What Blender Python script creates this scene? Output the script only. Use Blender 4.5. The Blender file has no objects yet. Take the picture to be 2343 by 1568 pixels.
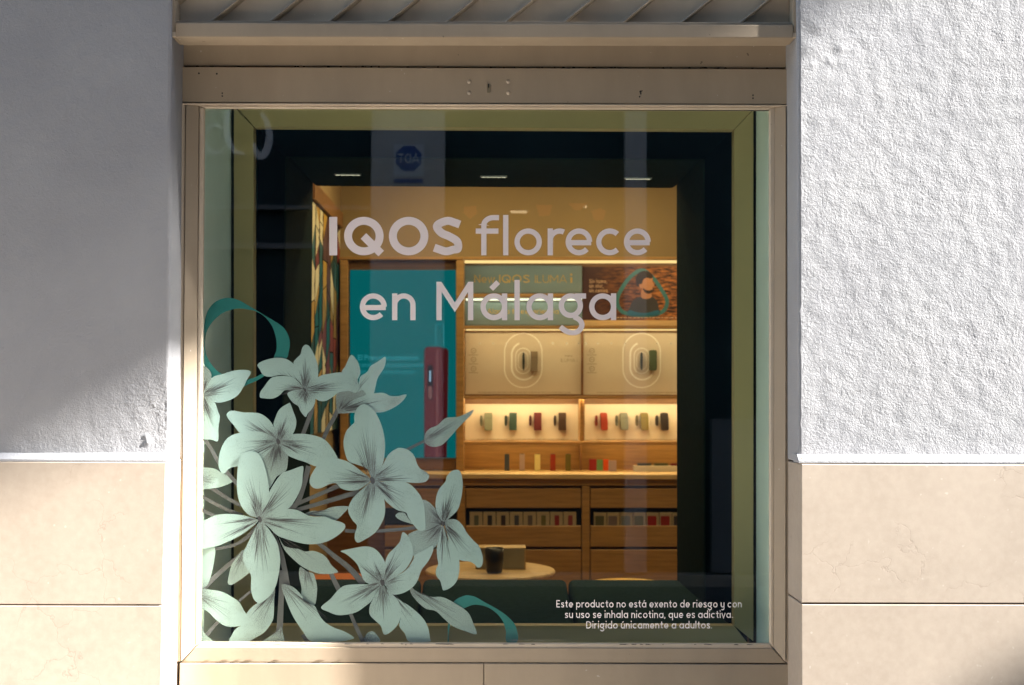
import bpy, bmesh, math, random
from mathutils import Vector, Matrix
random.seed(7)
R = math.radians
SC = bpy.context.scene
COL = SC.collection

# ------------------------------------------------------------------ camera
FPX = 2900.0                                   # focal length in units of a 2343 px wide picture
CAM = Vector((0.0, -4.0, 1.6))
PITCH, YAW, ROLL = R(2.29), R(-0.62), R(0.22)
ROT = Matrix.Rotation(YAW, 3, 'Z') @ Matrix.Rotation(R(90) + PITCH, 3, 'X') @ Matrix.Rotation(ROLL, 3, 'Z')
cd = bpy.data.cameras.new('camera')
cd.sensor_width = 36.0
cd.lens = FPX / 2343.0 * 36.0
cd.clip_start = 0.05
cd.clip_end = 600
cd.dof.use_dof = True
cd.dof.focus_distance = 4.16
cd.dof.aperture_fstop = 4.0
cam = bpy.data.objects.new('camera', cd)
cam.matrix_world = Matrix.Translation(CAM) @ ROT.to_4x4()
COL.objects.link(cam)
SC.camera = cam

# ------------------------------------------------------------------ light
TAN_EL, TAN_AZ = 0.59, 0.11
S = Vector((1.0, -TAN_AZ, TAN_EL)).normalized()      # towards the sun: along the street, grazing the wall
world = bpy.data.worlds.new('World')
SC.world = world
world.use_nodes = True
nt = world.node_tree
bg = nt.nodes['Background']
sky = nt.nodes.new('ShaderNodeTexSky')
sky.sky_type = 'NISHITA'
sky.sun_disc = False
sky.sun_elevation = math.asin(S.z)
sky.sun_rotation = math.atan2(S.x, S.y)
nt.links.new(sky.outputs[0], bg.inputs[0])
bg.inputs[1].default_value = 0.05
ld = bpy.data.lights.new('sun', 'SUN')
ld.energy = 5.0
ld.angle = R(0.53)
ld.color = (1.0, 0.96, 0.91)
sun = bpy.data.objects.new('sun', ld)
sun.rotation_euler = S.to_track_quat('Z', 'Y').to_euler()
sun.location = (8, -3, 9)
COL.objects.link(sun)
SC.view_settings.view_transform = 'Standard'
SC.view_settings.look = 'None'
SC.view_settings.exposure = 3.7
SC.view_settings.gamma = 1.0
SC.cycles.max_bounces = 10
SC.cycles.transparent_max_bounces = 16
SC.cycles.use_denoising = True
SC.cycles.sample_clamp_indirect = 4.0

# ------------------------------------------------------------------ helpers
def W(px, py, Y):
    """the point at depth Y (metres behind the wall face) seen at picture place px, py"""
    v = ROT @ Vector(((px - 1171.5) / FPX, -(py - 784.0) / FPX, -1.0))
    return CAM + v * ((Y - CAM.y) / v.y)

def s2l(c):
    return tuple(((x / 255) / 12.92 if x / 255 <= 0.04045 else ((x / 255 + 0.055) / 1.055) ** 2.4) for x in c)

def quad_prism(bm, pts, dep, mi=0):
    """closed prism: 4+ front points and the same points moved by dep along Y"""
    a = [bm.verts.new(p) for p in pts]
    b = [bm.verts.new(Vector(p) + Vector((0, dep, 0))) for p in pts]
    n = len(a)
    fs = [bm.faces.new(a), bm.faces.new(b[::-1])]
    for i in range(n):
        fs.append(bm.faces.new((a[(i + 1) % n], a[i], b[i], b[(i + 1) % n])))
    for f in fs:
        f.material_index = mi

def pbox(bm, x0, y0, x1, y1, Y, dep, mi=0):
    quad_prism(bm, [W(x0, y1, Y), W(x1, y1, Y), W(x1, y0, Y), W(x0, y0, Y)], dep, mi)

def wbox(bm, x0, x1, y0, y1, z0, z1, mi=0):
    quad_prism(bm, [(x0, y0, z0), (x1, y0, z0), (x1, y0, z1), (x0, y0, z1)], y1 - y0, mi)

def lathe(bm, prof, c, n=32, mi=0):
    """prof = [(radius, z)...] turned round a vertical axis through c"""
    rings = []
    for r, z in prof:
        if r < 1e-5:
            rings.append([bm.verts.new((c[0], c[1], c[2] + z))])
        else:
            rings.append([bm.verts.new((c[0] + r * math.cos(2 * math.pi * k / n), c[1] + r * math.sin(2 * math.pi * k / n), c[2] + z)) for k in range(n)])
    for A, B in zip(rings, rings[1:]):
        for k in range(n):
            k2 = (k + 1) % n
            if len(A) == 1 and len(B) == 1: continue
            if len(A) == 1: f = bm.faces.new((A[0], B[k2], B[k]))
            elif len(B) == 1: f = bm.faces.new((A[k], A[k2], B[0]))
            else: f = bm.faces.new((A[k], A[k2], B[k2], B[k]))
            f.material_index = mi

def lathe_y(bm, prof, c, n=14, mi=0):
    """like lathe but the axis points along Y; prof = [(radius, y)...]"""
    rings = []
    for r, y in prof:
        if r < 1e-6:
            rings.append([bm.verts.new((c[0], c[1] + y, c[2]))])
        else:
            rings.append([bm.verts.new((c[0] + r * math.cos(2 * math.pi * k / n), c[1] + y, c[2] + r * math.sin(2 * math.pi * k / n))) for k in range(n)])
    for A, B in zip(rings, rings[1:]):
        for k in range(n):
            k2 = (k + 1) % n
            if len(A) == 1: f = bm.faces.new((A[0], B[k], B[k2]))
            elif len(B) == 1: f = bm.faces.new((A[k2], A[k], B[0]))
            else: f = bm.faces.new((A[k2], A[k], B[k], B[k2]))
            f.material_index = mi

def bev(bm, w, seg=2, angle=40):
    es = [e for e in bm.edges if len(e.link_faces) == 2 and e.calc_face_angle(0) > R(angle)]
    bmesh.ops.bevel(bm, geom=es, offset=w, segments=seg, profile=0.6, affect='EDGES', clamp_overlap=True)

def obj(name, bm, mats, parent=None, origin=None, smooth=False, recalc=True, mesh=None):
    if recalc:
        bmesh.ops.recalc_face_normals(bm, faces=bm.faces[:])
    o0 = Vector(origin) if origin is not None else (Vector(parent['_o']) if parent is not None and '_o' in parent else None)
    if o0 is None:
        zs = [v.co for v in bm.verts]
        o0 = Vector(((min(v.x for v in zs) + max(v.x for v in zs)) / 2, (min(v.y for v in zs) + max(v.y for v in zs)) / 2, min(v.z for v in zs)))
    for v in bm.verts:
        v.co -= o0
    me = bpy.data.meshes.new(name)
    bm.to_mesh(me)
    bm.free()
    for m in (mats if isinstance(mats, (list, tuple)) else [mats]):
        me.materials.append(m)
    if smooth:
        for p in me.polygons:
            p.use_smooth = True
    o = bpy.data.objects.new(name, me)
    COL.objects.link(o)
    if parent is not None:
        o.parent = parent
        o.location = o0 - Vector(parent['_o'])
        if parent.get('_d', 0):
            pass
    else:
        o.location = o0
    o['_o'] = tuple(o0)
    return o

def tag(o, label, cat, group=None):
    o['label'] = label
    o['category'] = cat
    if group:
        o['group'] = group
    return o

def thing(name, label, cat, loc, group=None):
    o = bpy.data.objects.new(name, None)
    o.empty_display_size = 0.1
    COL.objects.link(o)
    o.location = loc
    o['_o'] = tuple(loc)
    return tag(o, label, cat, group)

def struct(name, bm, m):
    o = obj(name, bm, m)
    o['kind'] = 'structure'
    return o

NB = bmesh.new

# ------------------------------------------------------------------ materials
def mat(name, col, rough=0.6, var=0.12, scale=6.0, bump=0.0, bscale=80.0, metal=0.0, spec=0.5, stretch=None, emit=None, es=0.0):
    m = bpy.data.materials.new(name)
    m.use_nodes = True
    t = m.node_tree
    b = t.nodes['Principled BSDF']
    b.inputs['Roughness'].default_value = rough
    b.inputs['Metallic'].default_value = metal
    b.inputs['Specular IOR Level'].default_value = spec
    tc = t.nodes.new('ShaderNodeTexCoord')
    src = tc.outputs['Object']
    if stretch:
        mp = t.nodes.new('ShaderNodeMapping')
        mp.inputs['Scale'].default_value = stretch
        t.links.new(src, mp.inputs[0])
        src = mp.outputs[0]
    if var > 0:
        n = t.nodes.new('ShaderNodeTexNoise')
        n.inputs['Scale'].default_value = scale
        n.inputs['Detail'].default_value = 6
        n.inputs['Roughness'].default_value = 0.6
        t.links.new(src, n.inputs['Vector'])
        r = t.nodes.new('ShaderNodeMapRange')
        r.inputs[1].default_value = 0.3
        r.inputs[2].default_value = 0.7
        r.inputs[3].default_value = 1 - var
        r.inputs[4].default_value = 1 + var * 0.6
        t.links.new(n.outputs[0], r.inputs[0])
        mx = t.nodes.new('ShaderNodeVectorMath')
        mx.operation = 'SCALE'
        mx.inputs[0].default_value = col[:3]
        t.links.new(r.outputs[0], mx.inputs['Scale'])
        t.links.new(mx.outputs[0], b.inputs['Base Color'])
    else:
        b.inputs['Base Color'].default_value = (*col[:3], 1)
    if bump > 0:
        n2 = t.nodes.new('ShaderNodeTexNoise')
        n2.inputs['Scale'].default_value = bscale
        n2.inputs['Detail'].default_value = 4
        t.links.new(src, n2.inputs['Vector'])
        bp = t.nodes.new('ShaderNodeBump')
        bp.inputs['Strength'].default_value = bump
        bp.inputs['Distance'].default_value = 0.002
        t.links.new(n2.outputs[0], bp.inputs['Height'])
        t.links.new(bp.outputs[0], b.inputs['Normal'])
    if emit:
        b.inputs['Emission Color'].default_value = (*emit, 1)
        b.inputs['Emission Strength'].default_value = es
    return m

def add_noise(t, src, scale, detail=4, rough=0.55):
    n = t.nodes.new('ShaderNodeTexNoise')
    n.inputs['Scale'].default_value = scale
    n.inputs['Detail'].default_value = detail
    n.inputs['Roughness'].default_value = rough
    t.links.new(src, n.inputs['Vector'])
    return n.outputs[0]

def math_node(t, op, a, b=None, clamp=False):
    n = t.nodes.new('ShaderNodeMath')
    n.operation = op
    n.use_clamp = clamp
    for i, v in enumerate((a, b)):
        if v is None: continue
        if isinstance(v, (int, float)): n.inputs[i].default_value = v
        else: t.links.new(v, n.inputs[i])
    return n.outputs[0]

def maprange(t, v, a, b, c, d):
    n = t.nodes.new('ShaderNodeMapRange')
    t.links.new(v, n.inputs[0])
    for i, x in enumerate((a, b, c, d)):
        n.inputs[i + 1].default_value = x
    return n.outputs[0]

def mixcol(t, f, a, b):
    n = t.nodes.new('ShaderNodeMix')
    n.data_type = 'RGBA'
    if isinstance(f, (int, float)): n.inputs[0].default_value = f
    else: t.links.new(f, n.inputs[0])
    for i, v in ((6, a), (7, b)):
        if isinstance(v, (tuple, list)): n.inputs[i].default_value = (*v[:3], 1)
        else: t.links.new(v, n.inputs[i])
    return n.outputs[2]

def plaster_mat():
    m = mat('plaster', (0.78, 0.78, 0.79), 0.9, 0, spec=0.2)
    t = m.node_tree
    b = t.nodes['Principled BSDF']
    src = t.nodes.new('ShaderNodeTexCoord').outputs['Object']
    fine = add_noise(t, src, 240, 4, 0.65)
    mid = add_noise(t, src, 95, 4, 0.6)
    big = add_noise(t, src, 3.2, 4, 0.5)
    h = math_node(t, 'ADD', math_node(t, 'MULTIPLY', fine, 0.55), math_node(t, 'MULTIPLY', mid, 0.55))
    bp = t.nodes.new('ShaderNodeBump')
    bp.inputs['Strength'].default_value = 1.0
    bp.inputs['Distance'].default_value = 0.0022
    t.links.new(h, bp.inputs['Height'])
    bp2 = t.nodes.new('ShaderNodeBump')
    bp2.inputs['Strength'].default_value = 0.35
    bp2.inputs['Distance'].default_value = 0.004
    t.links.new(big, bp2.inputs['Height'])
    t.links.new(bp2.outputs[0], bp.inputs['Normal'])
    t.links.new(bp.outputs[0], b.inputs['Normal'])
    c = mixcol(t, maprange(t, big, 0.35, 0.7, 0, 1), (0.287, 0.289, 0.302), (0.322, 0.324, 0.334))
    t.links.new(c, b.inputs['Base Color'])
    return m

def stone_mat():
    m = mat('stone', (0.6, 0.5, 0.4), 0.55, 0, spec=0.3)
    t = m.node_tree
    b = t.nodes['Principled BSDF']
    src = t.nodes.new('ShaderNodeTexCoord').outputs['Object']
    big = add_noise(t, src, 2.6, 5, 0.6)
    fine = add_noise(t, src, 38, 6, 0.65)
    c = mixcol(t, maprange(t, big, 0.35, 0.66, 0, 1), (0.335, 0.276, 0.22), (0.39, 0.326, 0.263))
    c = mixcol(t, maprange(t, fine, 0.35, 0.75, 0.0, 0.35), c, (0.51, 0.44, 0.36))
    # thin wandering cracks
    wob = t.nodes.new('ShaderNodeTexNoise')
    wob.inputs['Scale'].default_value = 7
    wob.inputs['Detail'].default_value = 6
    t.links.new(src, wob.inputs['Vector'])
    ad = t.nodes.new('ShaderNodeVectorMath')
    ad.operation = 'MULTIPLY_ADD'
    t.links.new(wob.outputs[1], ad.inputs[0])
    ad.inputs[1].default_value = (0.28, 0.28, 0.28)
    t.links.new(src, ad.inputs[2])
    vo = t.nodes.new('ShaderNodeTexVoronoi')
    vo.feature = 'DISTANCE_TO_EDGE'
    vo.inputs['Scale'].default_value = 4.3
    t.links.new(ad.outputs[0], vo.inputs['Vector'])
    line = maprange(t, vo.outputs[0], 0.0, 0.010, 1, 0)
    msk = maprange(t, add_noise(t, src, 3.4, 2), 0.52, 0.6, 0, 1)
    c = mixcol(t, math_node(t, 'MULTIPLY', math_node(t, 'MULTIPLY', line, msk), 0.3), c, (0.17, 0.115, 0.085))
    spk = maprange(t, add_noise(t, src, 60, 1), 0.74, 0.82, 0, 0.35)
    oi = t.nodes.new('ShaderNodeObjectInfo')
    c = mixcol(t, math_node(t, 'MULTIPLY', oi.outputs['Random'], 0.3), c, (0.34, 0.29, 0.235))
    c = mixcol(t, spk, c, (0.6, 0.55, 0.48))
    t.links.new(c, b.inputs['Base Color'])
    bp = t.nodes.new('ShaderNodeBump')
    bp.inputs['Strength'].default_value = 0.10
    bp.inputs['Distance'].default_value = 0.0015
    t.links.new(math_node(t, 'SUBTRACT', fine, math_node(t, 'MULTIPLY', line, msk)), bp.inputs['Height'])
    t.links.new(bp.outputs[0], b.inputs['Normal'])
    return m

def paint_mat(name, col):
    """old oil paint on metal and wood: slight mottling, small chips and runs"""
    m = mat(name, col, 0.5, 0, spec=0.35)
    t = m.node_tree
    b = t.nodes['Principled BSDF']
    src = t.nodes.new('ShaderNodeTexCoord').outputs['Object']
    mp = t.nodes.new('ShaderNodeMapping')
    mp.inputs['Scale'].default_value = (1, 1, 0.25)
    t.links.new(src, mp.inputs[0])
    big = add_noise(t, mp.outputs[0], 5, 6, 0.62)
    c = mixcol(t, maprange(t, big, 0.3, 0.7, 0, 1), tuple(x * 0.88 for x in col), tuple(min(1, x * 1.08) for x in col))
    chip = maprange(t, add_noise(t, src, 42, 2, 0.5), 0.775, 0.79, 0, 0.8)
    c = mixcol(t, chip, c, tuple(x * 0.35 for x in col))
    pale = maprange(t, add_noise(t, src, 55, 1, 0.5), 0.79, 0.81, 0, 0.4)
    c = mixcol(t, pale, c, (0.7, 0.66, 0.6))
    t.links.new(c, b.inputs['Base Color'])
    bp = t.nodes.new('ShaderNodeBump')
    bp.inputs['Strength'].default_value = 0.25
    bp.inputs['Distance'].default_value = 0.001
    t.links.new(add_noise(t, src, 60, 3), bp.inputs['Height'])
    t.links.new(bp.outputs[0], b.inputs['Normal'])
    return m

def wood_mat(name, col):
    m = mat(name, col, 0.45, 0, spec=0.4)
    t = m.node_tree
    b = t.nodes['Principled BSDF']
    src = t.nodes.new('ShaderNodeTexCoord').outputs['Object']
    mp = t.nodes.new('ShaderNodeMapping')
    mp.inputs['Scale'].default_value = (1.0, 8, 14)
    t.links.new(src, mp.inputs[0])
    g = add_noise(t, mp.outputs[0], 4, 6, 0.6)
    c = mixcol(t, maprange(t, g, 0.3, 0.7, 0, 1), tuple(x * 0.72 for x in col), tuple(min(1, x * 1.15) for x in col))
    t.links.new(c, b.inputs['Base Color'])
    return m

def glass_mat():
    m = bpy.data.materials.new('window_glass')
    m.use_nodes = True
    t = m.node_tree
    t.nodes.clear()
    out = t.nodes.new('ShaderNodeOutputMaterial')
    tr = t.nodes.new('ShaderNodeBsdfTransparent')
    tr.inputs[0].default_value = (0.80, 0.91, 0.83, 1)
    gl = t.nodes.new('ShaderNodeBsdfGlossy')
    gl.inputs['Roughness'].default_value = 0.0
    gl.inputs[0].default_value = (1, 1, 1, 1)
    lw = t.nodes.new('ShaderNodeLayerWeight')       # same on both sides of the pane
    lw.inputs[0].default_value = 0.5
    p5 = math_node(t, 'POWER', lw.outputs['Facing'], 5.0)
    f = math_node(t, 'ADD', math_node(t, 'MULTIPLY', p5, 0.9), 0.075, True)
    mx = t.nodes.new('ShaderNodeMixShader')
    t.links.new(f, mx.inputs[0])
    t.links.new(tr.outputs[0], mx.inputs[1])
    t.links.new(gl.outputs[0], mx.inputs[2])
    t.links.new(mx.outputs[0], out.inputs[0])
    return m

def emission_mat(name, col, st):
    m = bpy.data.materials.new(name)
    m.use_nodes = True
    t = m.node_tree
    t.nodes.clear()
    out = t.nodes.new('ShaderNodeOutputMaterial')
    e = t.nodes.new('ShaderNodeEmission')
    e.inputs[0].default_value = (*col, 1)
    e.inputs[1].default_value = st
    t.links.new(e.outputs[0], out.inputs[0])
    return m

def petal_mat(name, col, base_ink=0.0):
    """printed vinyl: pale film with stippled ink that thickens towards the object's origin (the heart of the flower)"""
    m = mat(name, col, 0.55, 0, spec=0.3)
    t = m.node_tree
    b = t.nodes['Principled BSDF']
    tc = t.nodes.new('ShaderNodeTexCoord').outputs['Object']
    oi = t.nodes.new('ShaderNodeObjectInfo')
    sep = t.nodes.new('ShaderNodeSeparateColor')
    t.links.new(oi.outputs['Color'], sep.inputs[0])
    ln = t.nodes.new('ShaderNodeVectorMath')
    ln.operation = 'LENGTH'
    t.links.new(tc, ln.inputs[0])
    d = math_node(t, 'DIVIDE', ln.outputs['Value'], sep.outputs[0])
    dens = maprange(t, d, 0.0, 1.0, 0.62, -0.05)
    blot = maprange(t, add_noise(t, tc, 9, 3), 0.48, 0.75, 0, 0.36)
    dens = math_node(t, 'MAXIMUM', math_node(t, 'MAXIMUM', dens, blot), base_ink)
    st = add_noise(t, tc, 420, 2, 0.7)
    dots = maprange(t, math_node(t, 'ADD', st, math_node(t, 'MULTIPLY', dens, 0.42)), 0.6, 0.7, 0, 0.75)
    c = mixcol(t, dots, col, (0.15, 0.12, 0.15))
    t.links.new(c, b.inputs['Base Color'])
    return m

M = {}
M['plaster'] = plaster_mat()
M['stone'] = stone_mat()
M['mortar'] = mat('mortar', (0.18, 0.13, 0.1), 0.9, 0.2)
M['paint'] = paint_mat('beige_paint', (0.335, 0.272, 0.198))
M['paint_lip'] = paint_mat('pale_paint', (0.52, 0.44, 0.34))
M['gap'] = mat('dark_gap', (0.015, 0.014, 0.014), 0.9, 0)
M['glass'] = glass_mat()
M['rivet'] = mat('painted_metal', (0.42, 0.35, 0.27), 0.35, 0.1, 30)
M['brass'] = mat('worn_brass', (0.45, 0.36, 0.22), 0.35, 0.2, 60, metal=0.8)
M['white_panel'] = mat('white_panel', (0.84, 0.92, 0.92), 0.4, 0.05)
M['niche_frame'] = mat('niche_frame', (0.43, 0.325, 0.16), 0.5, 0.05, 4)
M['pad'] = mat('dark_green_fabric', (0.012, 0.028, 0.026), 0.85, 0.2, 30, 0.3, 600, spec=0.03)
M['pad_navy'] = mat('navy_laminate', (0.0012, 0.006, 0.011), 0.6, 0.1, 8, spec=0.0)
M['cushion'] = mat('cushion_fabric', (0.032, 0.058, 0.053), 0.9, 0.18, 40, 0.3, 700, spec=0.0)
M['led'] = emission_mat('hidden_fill_strip', (1.0, 0.68, 0.38), 1.9)
M['led_white'] = emission_mat('led_strip_white', (1.0, 0.92, 0.66), 1.1)
M['led_line'] = emission_mat('led_line', (1.0, 0.62, 0.26), 0.12)
M['led_line_white'] = emission_mat('led_line_white', (1.0, 0.95, 0.7), 0.13)
M['fill_hot'] = emission_mat('fill_strip_bright', (1.0, 0.68, 0.38), 4.6)
M['glint_dot'] = emission_mat('panel_glint_glow', (1.0, 0.84, 0.56), 0.11)
M['fill_dim'] = emission_mat('fill_strip_dim', (1.0, 0.64, 0.26), 1.1)
M['led_dot'] = emission_mat('led_dots', (1.0, 0.88, 0.66), 0.055)
M['lamp'] = emission_mat('ceiling_lamp_glow', (1.0, 0.74, 0.42), 0.4)
M['lampbody'] = mat('lamp_body', (0.5, 0.5, 0.5), 0.4, 0)
M['shop_wall'] = mat('ochre_shop_wall', (0.37, 0.262, 0.122), 0.8, 0.06, 3)
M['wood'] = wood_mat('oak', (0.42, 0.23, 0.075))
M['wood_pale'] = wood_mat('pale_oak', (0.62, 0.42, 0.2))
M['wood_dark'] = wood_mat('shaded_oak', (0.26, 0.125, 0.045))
M['cream'] = mat('cream_panel', (0.66, 0.585, 0.46), 0.5, 0.04)
M['cream_line'] = mat('cream_line', (0.97, 0.95, 0.9), 0.5, 0)
M['grey_print'] = mat('grey_print', (0.33, 0.27, 0.19), 0.6, 0)
M['sage'] = mat('sage_panel', (0.20, 0.265, 0.28), 0.5, 0.05)
M['gold'] = mat('gold_lettering', (0.62, 0.40, 0.12), 0.45, 0)
M['vinyl_text'] = mat('white_vinyl', (0.78, 0.70, 0.69), 0.55, 0.02)
M['petal'] = petal_mat('mint_petal_print', (0.50, 0.57, 0.63))
M['leaf'] = petal_mat('grey_leaf_print', (0.46, 0.51, 0.55), 0.2)
M['stem'] = petal_mat('stem_print', (0.20, 0.185, 0.20), 0.55)
M['ink'] = mat('ink', (0.10, 0.075, 0.10), 0.6, 0)
M['ribbon'] = mat('teal_ribbon', (0.03, 0.22, 0.24), 0.5, 0.08, 5)
M['ribbon_dark'] = mat('teal_ribbon_back', (0.03, 0.14, 0.15), 0.5, 0.08, 5)
M['shopfloor'] = mat('shop_floor', (0.35, 0.24, 0.14), 0.5, 0.1)
M['street'] = mat('street_stone', (0.29, 0.255, 0.215), 0.8, 0.2, 2)
M['asphalt'] = mat('asphalt', (0.06, 0.06, 0.06), 0.85, 0.2, 2)
M['opp_dark'] = mat('dark_shopfront', (0.022, 0.032, 0.036), 0.6, 0.3, 2, spec=0.1)
M['opp_white'] = mat('opposite_plaster', (0.34, 0.335, 0.335), 0.8, 0.08, 2)
M['opp_wall'] = mat('opposite_wall', (0.12, 0.12, 0.125), 0.8, 0.12, 2)

def plain(name, rgb, rough=0.45, var=0.06):
    if name not in M:
        M[name] = mat(name, s2l(rgb) if max(rgb) > 1 else rgb, rough, var, 20)
    return M[name]

# ------------------------------------------------------------------ stroke lettering
def arc(cx, cy, rx, ry, a0, a1):
    n = max(3, int(abs(a1 - a0) / 7))
    return [(cx + rx * math.cos(R(a0 + (a1 - a0) * i / n)), cy + ry * math.sin(R(a0 + (a1 - a0) * i / n))) for i in range(n + 1)]

def crom(pts, closed=False, n=8):
    P = list(pts)
    out = []
    m = len(P)
    for i in range(m if closed else m - 1):
        if closed:
            p0, p1, p2, p3 = P[i - 1], P[i], P[(i + 1) % m], P[(i + 2) % m]
        else:
            p0, p1, p2, p3 = P[max(i - 1, 0)], P[i], P[i + 1], P[min(i + 2, m - 1)]
        for k in range(n):
            u = k / n
            out.append(tuple(0.5 * (2 * p1[j] + (p2[j] - p0[j]) * u + (2 * p0[j] - 5 * p1[j] + 4 * p2[j] - p3[j]) * u * u + (3 * p1[j] - p0[j] - 3 * p2[j] + p3[j]) * u ** 3) for j in (0, 1)))
    if not closed:
        out.append(tuple(P[-1]))
    return out

CAP, ASC = 1.43, 1.5
def glyph(ch, w):
    """strokes (centre lines) and advance width of one letter; x-height is 1"""
    h = w / 2
    r = 0.5 - h
    cir = arc(0.5, 0.5, r, r, 0, 360)
    nw = 0.86
    arch = [(nw - h, 0)] + arc(nw / 2, 1 - nw / 2, nw / 2 - h, nw / 2 - h, 0, 180)
    R2 = CAP / 2 - h
    dot = lambda x: [(x, 1.28), (x, 1.28 + w * 1.15)]
    acc = lambda x: [(x - 0.10, 1.16), (x + 0.16, 1.42)]
    if ch in 'áéíóú':
        base = {'á': 'a', 'é': 'e', 'í': 'ı', 'ó': 'o', 'ú': 'u'}[ch]
        s, a = glyph(base, w)
        return s + [acc(a / 2)], a
    if ch == 'o': return [cir], 1.0
    if ch == 'a': return [cir, [(1 - h, 0), (1 - h, 1)]], 1.0
    if ch == 'd': return [cir, [(1 - h, 0), (1 - h, ASC)]], 1.0
    if ch == 'b': return [cir, [(h, 0), (h, ASC)]], 1.0
    if ch == 'q': return [cir, [(1 - h, -0.46), (1 - h, 1)]], 1.0
    if ch == 'p': return [cir, [(h, -0.46), (h, 1)]], 1.0
    if ch == 'g':
        rr = 0.46 - h
        return [arc(0.46, 0.54, rr, rr, 0, 360), [(0.62, 1 - h), (1.04, 1 - h)],
                crom([(0.58, 0.13), (0.78, 0.02), (0.88, -0.15), (0.82, -0.33), (0.66, -0.45), (0.45, -0.46), (0.24, -0.38), (0.06, -0.24)])], 1.04
    if ch == 'e': return [arc(0.49, 0.5, 0.49 - h, r, 0, 318), [(h * 0.8, 0.47), (0.98 - h * 0.4, 0.47)]], 0.96
    if ch == 'c': return [arc(0.5, 0.5, r, r, 46, 314)], 0.9
    if ch == 'n': return [[(h, 0), (h, 1)], arch], nw
    if ch == 'h': return [[(h, 0), (h, ASC)], arch], nw
    if ch == 'u': return [[(nw - x, 1 - y) for x, y in arch], [(nw - h, 0), (nw - h, 1)]], nw
    if ch == 'y': return [[(nw - x, 1 - y) for x, y in arch], [(nw - h, 1), (nw - h, -0.1)] + arc(nw / 2, -0.1, nw / 2 - h, 0.36, 0, -140)], nw
    if ch == 'm':
        q = 0.72
        A = [(q - h, 0)] + arc(q / 2, 1 - q / 2, q / 2 - h, q / 2 - h, 0, 180)
        return [[(h, 0), (h, 1)], A, [(x + q - w, y) for x, y in A]], 2 * q - w
    if ch == 'r': return [[(h, 0), (h, 1)], arc(0.44, 0.56, 0.44 - h, 0.44 - h, 62, 180)], 0.58
    if ch in 'lI': return [[(h, 0), (h, ASC if ch == 'l' else CAP)]], w
    if ch == 'i': return [[(h, 0), (h, 1)], dot(h)], w
    if ch == 'ı': return [[(h, 0), (h, 1)]], w
    if ch == 't': return [[(0.3, 1.36), (0.3, 0.28)] + arc(0.3 + 0.24, 0.28, 0.24, 0.28 - h, 180, 275), [(0, 1 - h), (0.62, 1 - h)]], 0.6
    if ch == 'f': return [[(0.3, 0), (0.3, ASC - 0.38)] + arc(0.3 + 0.36, ASC - 0.38, 0.36, 0.38 - h, 180, 90) + [(0.86, ASC - h)], [(0, 1 - h), (0.84, 1 - h)]], 0.84
    if ch == 's': return [crom([(0.66, 0.80), (0.52, 0.96 - h * 0.8), (0.36, 1 - h), (0.16, 0.9 - h * 0.3), (0.12, 0.72), (0.3, 0.55), (0.5, 0.46), (0.64, 0.3), (0.56, 0.1 + h * 0.3), (0.36, h), (0.18, 0.04 + h * 0.8), (0.04, 0.2)])], 0.72
    if ch == 'v': return [[(0.04, 1), (0.42, 0), (0.8, 1)]], 0.84
    if ch == 'w': return [[(0.04, 1), (0.34, 0), (0.62, 0.95), (0.9, 0), (1.2, 1)]], 1.24
    if ch == 'x': return [[(0.06, 0), (0.72, 1)], [(0.72, 0), (0.06, 1)]], 0.78
    if ch == 'z': return [[(0.05, 1 - h), (0.66, 1 - h), (0.08, h), (0.7, h)]], 0.74
    if ch == '.': return [[(h, 0), (h, w * 1.1)]], w
    if ch == ',': return [[(h, w * 1.1), (h * 0.4, -0.2)]], w
    if ch == 'O': return [arc(CAP / 2, CAP / 2, R2, R2, 0, 360)], CAP
    if ch == 'Q': return [arc(CAP / 2, CAP / 2, R2, R2, 0, 360), [(0.70, 0.72), (1.34, h * 0.45)]], CAP
    if ch == 'S': return [crom([(1.0, CAP * 0.80), (0.82, CAP - h - 0.07), (0.56, CAP - h), (0.26, CAP * 0.93 - h), (0.17, CAP * 0.73), (0.34, CAP * 0.58), (0.62, CAP * 0.49), (0.90, CAP * 0.36), (0.93, CAP * 0.18), (0.76, h + 0.06), (0.50, h), (0.26, h + 0.07), (0.07, CAP * 0.2)])], 1.06
    if ch == 'M': return [[(h, 0), (h, CAP)], [(h * 1.1, CAP - h * 0.6), (0.68, 0.48), (1.36 - h * 1.1, CAP - h * 0.6)], [(1.36 - h, 0), (1.36 - h, CAP)]], 1.36
    if ch == 'N': return [[(h, 0), (h, CAP)], [(h, CAP - h * 0.5), (1.1 - h, h * 0.5)], [(1.1 - h, 0), (1.1 - h, CAP)]], 1.1
    if ch == 'E': return [[(h, 0), (h, CAP)], [(h, h), (0.82, h)], [(h, CAP / 2), (0.76, CAP / 2)], [(h, CAP - h), (0.82, CAP - h)]], 0.84
    if ch == 'L': return [[(h, 0), (h, CAP)], [(h, h), (0.76, h)]], 0.78
    if ch == 'U': return [[(h, CAP), (h, 0.5)] + arc(0.52, 0.5, 0.52 - h, 0.5 - h, 180, 360) + [(1.04 - h, CAP)]], 1.04
    if ch == 'A': return [[(0.05, 0), (0.62, CAP - h * 0.4), (1.19, 0)], [(0.3, 0.42), (0.94, 0.42)]], 1.24
    if ch == 'D': return [[(h, 0), (h, CAP)], [(h, h)] + [(0.45, h)] + arc(0.45, CAP / 2, 0.68 - h, R2, -90, 90) + [(h, CAP - h)]], 1.13
    if ch == 'T': return [[(0.48, 0), (0.48, CAP)], [(0, CAP - h), (0.96, CAP - h)]], 0.96
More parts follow.
